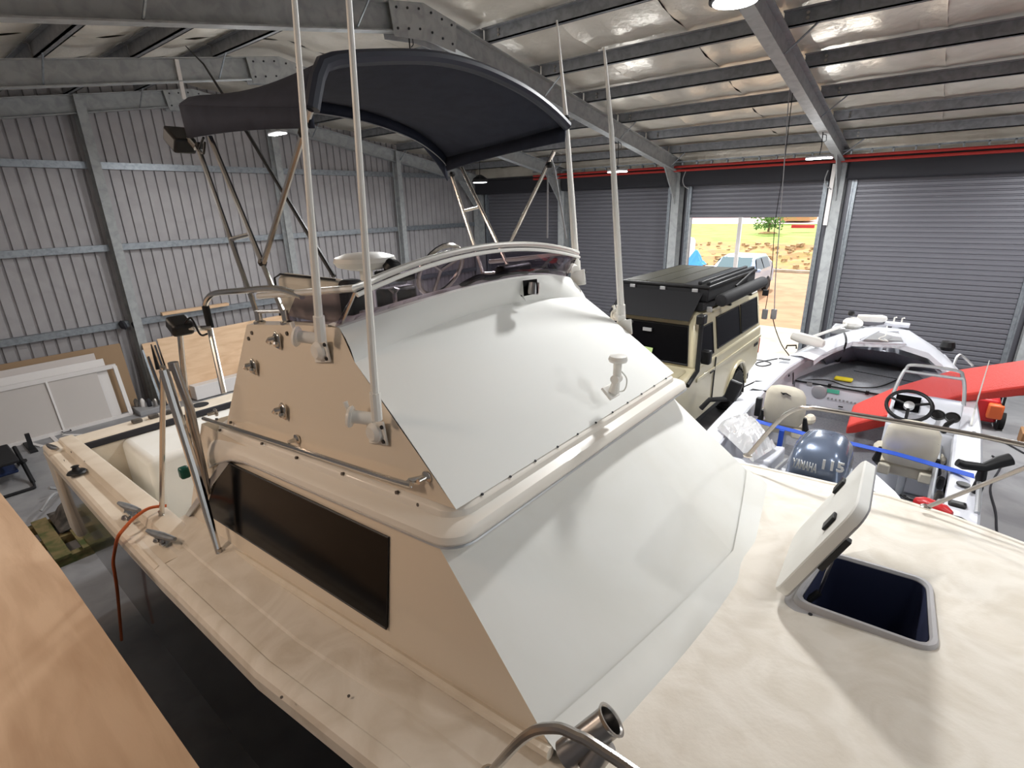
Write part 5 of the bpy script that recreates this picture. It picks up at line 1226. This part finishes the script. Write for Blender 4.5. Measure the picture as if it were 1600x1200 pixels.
# red fender on the transom
fq = (atz(1428,782,-2.15), atz(1488,806,-2.15)); ax = (fq[1]-fq[0]).normalized(); L = (fq[1]-fq[0]).length
fd = root('boat_fender', fq[0].lerp(fq[1],.5), 'red vinyl fender lying on the white transom', 'fender')
B().lathe([(.001,0),(.03,.005),(.055,.05),(.058,.08),(.058,L-.08),(.055,L-.05),(.03,L-.005),(.001,L)], fq[0], ax, 20).build('fender_body', M['red_vinyl'], fd)
for p, s in ((fq[0],-1),(fq[1],1)): B().tube([p, p+ax*s*.05+Vector((0,.02,0)), p+ax*s*.09, p+ax*s*.05-Vector((0,.02,0)), p], .008, 6).build('rope_eye', M['black_plastic'], fd)
# red covered board lying across the boat
secs = [((1323,667,-2.55),(1333,634,-2.55),.11),((1340,661,-2.50),(1350,626,-2.50),.15),((1384,650,-2.38),(1396,606,-2.38),.16),((1506,617,-2.06),(1484,580,-2.06),.105),((1600,604,-1.95),(1600,563,-1.95),.13)]
rr = [(atz(*a), atz(*c_), t) for a, c_, t in secs]; rr.append((rr[-1][0]+Vector((1.5,.9,.15)), rr[-1][1]+Vector((1.2,.7,.15)), .13))
rr = [[a, a.lerp(c_,.08)+Vector((0,0,.025)), a.lerp(c_,.92)+Vector((0,0,.025)), c_, c_.lerp(a,.08)+Vector((0,0,-t)), a.lerp(c_,.06)+Vector((0,0,-t))] for a, c_, t in rr]
tag(B().loft(rr).build('covered_board', M['red_foam'], bevel=.02), 'long red board in a textured cover lying across the white open boat', 'board')
# clear plastic wrapped bundle between the two boats
pb = B(); nn = 22; V = []
a0, a1, a2, a3 = atz(1120,668,-2.17), atz(1163,646,-2.17), atz(1213,698,-2.17), atz(1176,722,-2.17)
for i in range(nn):
    for j in range(nn):
        u, v = i/(nn-1), j/(nn-1); p = (a0*(1-u)+a3*u)*(1-v)+(a1*(1-u)+a2*u)*v
        e = min(u,1-u,v,1-v); V.append(p+Vector((0,0,.10*min(1,e*5)+(random.uniform(-.008,.03)+.02*sin(9*u+4*v)) if e > 0 else 0)))
pb.add(V, [(i*nn+j,i*nn+j+1,(i+1)*nn+j+1,(i+1)*nn+j) for i in range(nn-1) for j in range(nn-1)])
pbr = root('wrapped_bundle', (a0+a1+a2+a3)/4, 'bundle in crinkled clear plastic on the stern corner of the white open boat', 'bundle')
pb.build('plastic_sheet', M['plastic_sheet'], pbr, ang=25)
B().prism([(a0*.85+a2*.15), (a1*.85+a3*.15), (a2*.85+a0*.15), (a3*.85+a1*.15)], (0,0,.07)).build('wrapped_pad', M['board_white'], pbr, bevel=.02)

# things on the right edge of the floor
q = atz(1592,660,-3.75)
ctn = tag(B().box((1.62,11.2,ZF), (2.3,11.7,ZF+.38)).build('carton', M['cardboard'], bevel=.01), 'brown cardboard carton at the right edge behind the red board', 'box')
tag(B().box((1.42,10.6,ZF), (1.9,10.95,ZF+.22)).build('carton', M['cardboard'], bevel=.01), 'low brown carton on the floor by the right edge', 'box')
rkk = root('white_rack', (1.62,11.0,ZF), 'white wire rack with parts at the right edge', 'rack')
for xx in (1.50,2.2):
    for yy in (10.98,11.15): B().tube([(xx,yy,ZF),(xx,yy,ZF+.75)], .018, 6).build('upright', M['panel_white'], rkk)
for z in (.28,.5): B().box((1.48,10.97,ZF+z), (2.22,11.17,ZF+z+.02)).build('shelf', M['panel_white'], rkk)
gn = root('generator', (.9,11.4,ZF), 'red and black portable generator on the floor below the red board', 'generator')
B().box((.70,11.2,ZF+.1), (1.15,11.6,ZF+.5)).build('engine', M['red_vinyl'], gn, bevel=.04)
for s in (.68,1.17): B().tube([(s,11.15,ZF+.03),(s,11.15,ZF+.58),(s,11.65,ZF+.58),(s,11.65,ZF+.03),(s,11.15,ZF+.03)], .018, 6).build('frame_hoop', M['black_matt'], gn)
B().box((1.0,11.1,ZF+.2), (1.2,11.3,ZF+.45)).build('fuel_cap', M['orange'], gn, bevel=.03)
B().lathe([(.05,-.04),(.14,-.04),(.14,.04),(.05,.04)], (1.22,11.3,ZF+.14), (1,0,0), 16).build('generator_wheel', M['rubber'], gn)
lead = [atz(*p,-3.735) for p in ((1550,712),(1565,725),(1548,760),(1556,800),(1562,842),(1600,852))]
tag(B().tube(curve_pts(lead, 6), .012, 6).build('extension_lead', M['header_dark']), 'black extension lead snaking over the grey concrete on the right', 'lead')
lead = [atz(*p,-3.735) for p in ((1538,682),(1558,686),(1575,694),(1600,708))]
tag(B().tube(curve_pts(lead, 6), .012, 6).build('extension_lead', M['header_dark']), 'short dark lead on the floor by the brown cartons', 'lead')
lead = [atz(*p,-3.735) for p in ((1165,561),(1190,563),(1205,568),(1190,572),(1182,567),(1215,560))]
tag(B().tube(curve_pts(lead, 6), .012, 6).build('floor_lead', M['header_dark']), 'dark lead coiled on the floor behind the four-wheel drive', 'lead')

# ================================================================ outside the open door
og = root('outside_ground', (-8,40,ZF), kind='structure')
B().box((-60,YB+.05,ZF-.3), (30,17.2,ZF-.005)).build('apron', M['conc_out'], og, kind='structure')
nx, ny = 40, 26; V = []
for i in range(nx+1):
    for j in range(ny+1):
        x = -70+100*i/nx; y = 17.2+15.0*j/ny; V.append((x,y,ZF-.01+random.uniform(-.02,.02)))
B().add(V, [(i*(ny+1)+j,i*(ny+1)+j+1,(i+1)*(ny+1)+j+1,(i+1)*(ny+1)+j) for i in range(nx) for j in range(ny)]).build('dirt_yard', M['dirt'], og, kind='structure')
V = []; nx = 90; ys = [32.0,32.6,33.2,33.8,34.4,35.0,35.6,36.2]
for i in range(nx+1):
    for j, y in enumerate(ys):
        t = j/(len(ys)-1); V.append((-70+100*i/nx,y,ZF+1.0*t**.9+(random.uniform(-.12,.12) if 0<j<7 else 0)))
n = len(ys); B().add(V, [(i*n+j,i*n+j+1,(i+1)*n+j+1,(i+1)*n+j) for i in range(nx) for j in range(n-1)]).build('bank', M['bank'], og, kind='structure', flat=True)
V = []; ys = [36.2,40,46,50,54,57,60]
zs = [-2.75,-2.70,-2.66,-2.64,-2.62,-2.60,-2.60]
for i in range(31):
    for y, z in zip(ys, zs): V.append((-100+150*i/30,y,z))
n = 7; B().add(V, [(i*n+j,i*n+j+1,(i+1)*n+j+1,(i+1)*n+j) for i in range(30) for j in range(6)]).build('lawn', M['grass'], og, kind='structure')
B().add([(-120,60,-2.6),(80,60,-2.6),(80,140,-1.8),(-120,140,-1.8)], [(0,1,2,3)]).build('far_road', M['roof_pink'], og, kind='structure')
rk_ = B()
for k in range(420):
    x = random.uniform(-22,2); y = random.uniform(31.6,36.0); t = max(0,(y-32)/4.2); r = random.uniform(.06,.2)
    o_ = Vector((x,y,ZF+t*1.0+.02)); pts = []
    for s in range(2):
        for a in range(5): pts.append(o_+Vector((r*cos(a*1.257+s*.4)*random.uniform(.7,1.2), r*sin(a*1.257+s*.4)*random.uniform(.7,1.2), (s-.4)*r*random.uniform(.7,1.2))))
    rk_.add(pts, [(0,1,2,3,4)[::-1],(5,6,7,8,9)]+[(a,(a+1)%5,5+(a+1)%5,5+a) for a in range(5)])
tag(rk_.build('rubble', M['rock'], flat=True), 'pale broken rocks covering the bank across the yard', 'rocks', kind='stuff')
tag(B().box((-40,30.6,ZF), (-2,30.9,ZF+.12)).build('concrete_kerb', M['conc_out']), 'low pale concrete kerb at the foot of the rocky bank', 'kerb')
# timber-coloured building and road beyond
tag(B().box((-48,74,-2.2), (-17,82,2.5)).build('far_building', M['roof_pink']), 'pale pink building beyond the lawn, mostly hidden by the door curtain', 'building')
tag(B().box((-14.5,62,-2.4), (-11.5,66,2.0)).build('far_building', M['bank']), 'brownish building beyond the tree on the lawn', 'building')
tag(B().box((-9.9,47,-2.35), (-8.3,47.2,-2.1)).build('red_sign_board', M['red_vinyl']), 'red board at the top right of the door opening', 'board')
# young tree on the lawn
tp = Vector((-11.1,45.2,-2.64)); tr3 = root('young_tree', tp, 'small grey-green tree standing on the lawn across the yard', 'tree')
B().lathe([(.7,0),(.5,.08),(.001,.12)], tp, n=14).build('mulch_ring', M['bank'], tr3)
B().tube([tp, tp+Vector((.05,0,.8)), tp+Vector((0,0,2.0))], [.09,.07,.04], 8).build('trunk', M['bark'], tr3)
lf = B()
for k in range(900):
    a = random.uniform(0,2*pi); h_ = random.uniform(.5,3.0); r = random.uniform(0,1.35)*(1-.25*abs(h_-1.6)); p = tp+Vector((r*cos(a),r*sin(a),h_-.25*r))
    u = Vector((random.uniform(-1,1),random.uniform(-1,1),random.uniform(-1,1))).normalized()*.11; w = u.orthogonal()
    lf.add([p-u, p+w*.6, p+u, p-w*.6], [(0,1,2,3)])
lf.build('foliage', M['tree_leaf'], tr3, flat=True, kind='stuff')
# white steel post of the awning, white drum, blue tarp
q = aty(1153,380,16.0); tag(B().box((q.x-.05,15.95,ZF), (q.x+.05,16.05,.9)).build('steel_post', M['panel_white'], bevel=.01), 'white steel post standing just outside the open door', 'post')
q = aty(1083,400,29.0); tag(B().lathe([(.28,0),(.3,.05),(.3,1.6),(.2,1.75),(.001,1.78)], (q.x-.25,29,ZF), n=18).build('water_tank', M['panel_white']), 'white upright tank at the left edge of the door opening', 'tank')
q = aty(1086,412,27.5); g = B(); nn = 8; V = []
for i in range(nn):
    for j in range(nn):
        u, v = i/(nn-1)-.5, j/(nn-1)-.5; V.append((q.x+u*.9,27.5+v*.9,ZF+.9*max(.0,1-2.2*max(abs(u),abs(v)))+.9*.55+random.uniform(-.05,.05)))
g.add(V, [(i*nn+j,i*nn+j+1,(i+1)*nn+j+1,(i+1)*nn+j) for i in range(nn-1) for j in range(nn-1)])
tpr = root('blue_tarp', (q.x,27.5,ZF), 'blue tarpaulin heap outside by the left door jamb', 'tarp'); g.build('sheet', M['blue_tarp'], tpr, flat=True)
B().box((q.x-.4,27.1,ZF), (q.x+.4,27.9,ZF+.5)).build('covered_load', M['cardboard'], tpr)
# silver car in the yard
VX = -6.55; cr = root('silver_car', (VX,22.7,ZF), 'silver hatchback parked on the dirt yard outside', 'car')
cp = [(20.9,-3.45),(20.85,-3.1),(21.0,-2.92),(21.9,-2.76),(22.6,-2.27),(23.2,-2.20),(24.3,-2.24),(24.85,-2.65),(24.95,-3.0),(24.9,-3.45)]
cpx = [(20.9,-3.45),(20.85,-3.1),(21.0,-2.92),(21.9,-2.78),(24.85,-2.72),(24.95,-3.0),(24.9,-3.45)]
ring = lambda s, k: [(VX+s*(.88 if z < -2.8 else .88-.28*(z+2.8)/.6)*k,y,z) for y, z in cp]
cbd = B().loft([ring(-1,1), ring(-.5,1), ring(.5,1), ring(1,1)]).build('car_body', M['silver_paint'], cr, bevel=.06, seg=3, ang=40)
B().prism([(VX-.64,21.98,-2.70),(VX+.64,21.98,-2.70),(VX+.58,22.55,-2.29),(VX-.58,22.55,-2.29)], (0,-.03,.03)).build('car_windscreen', M['car_glass'], cr)
for s in (-1,1):
    for ya, yb in ((22.2,23.2),(23.28,24.2)):
        B().prism([(VX+s*(.86),ya,-2.74),(VX+s*.86,yb,-2.74),(VX+s*.70,yb-.05,-2.34),(VX+s*.70,ya+.35 if ya < 23 else ya,-2.34)], (s*.015,0,0)).build('car_window', M['dark_glass'], cr)
    B().box((VX+s*.95-.09,22.1,-2.78), (VX+s*.95+.09,22.2,-2.66)).build('car_mirror', M['silver_paint'], cr, bevel=.03)
    for cy in (21.65,24.05): wheel(cr, (VX+s*.80,cy,ZF+.31), .31, .2, s, M['alloy'], False)
    B().box((VX+s*.6-.16,20.86,-3.08), (VX+s*.6+.16,20.93,-2.93)).build('car_headlamp', M['alloy'], cr, bevel=.03)
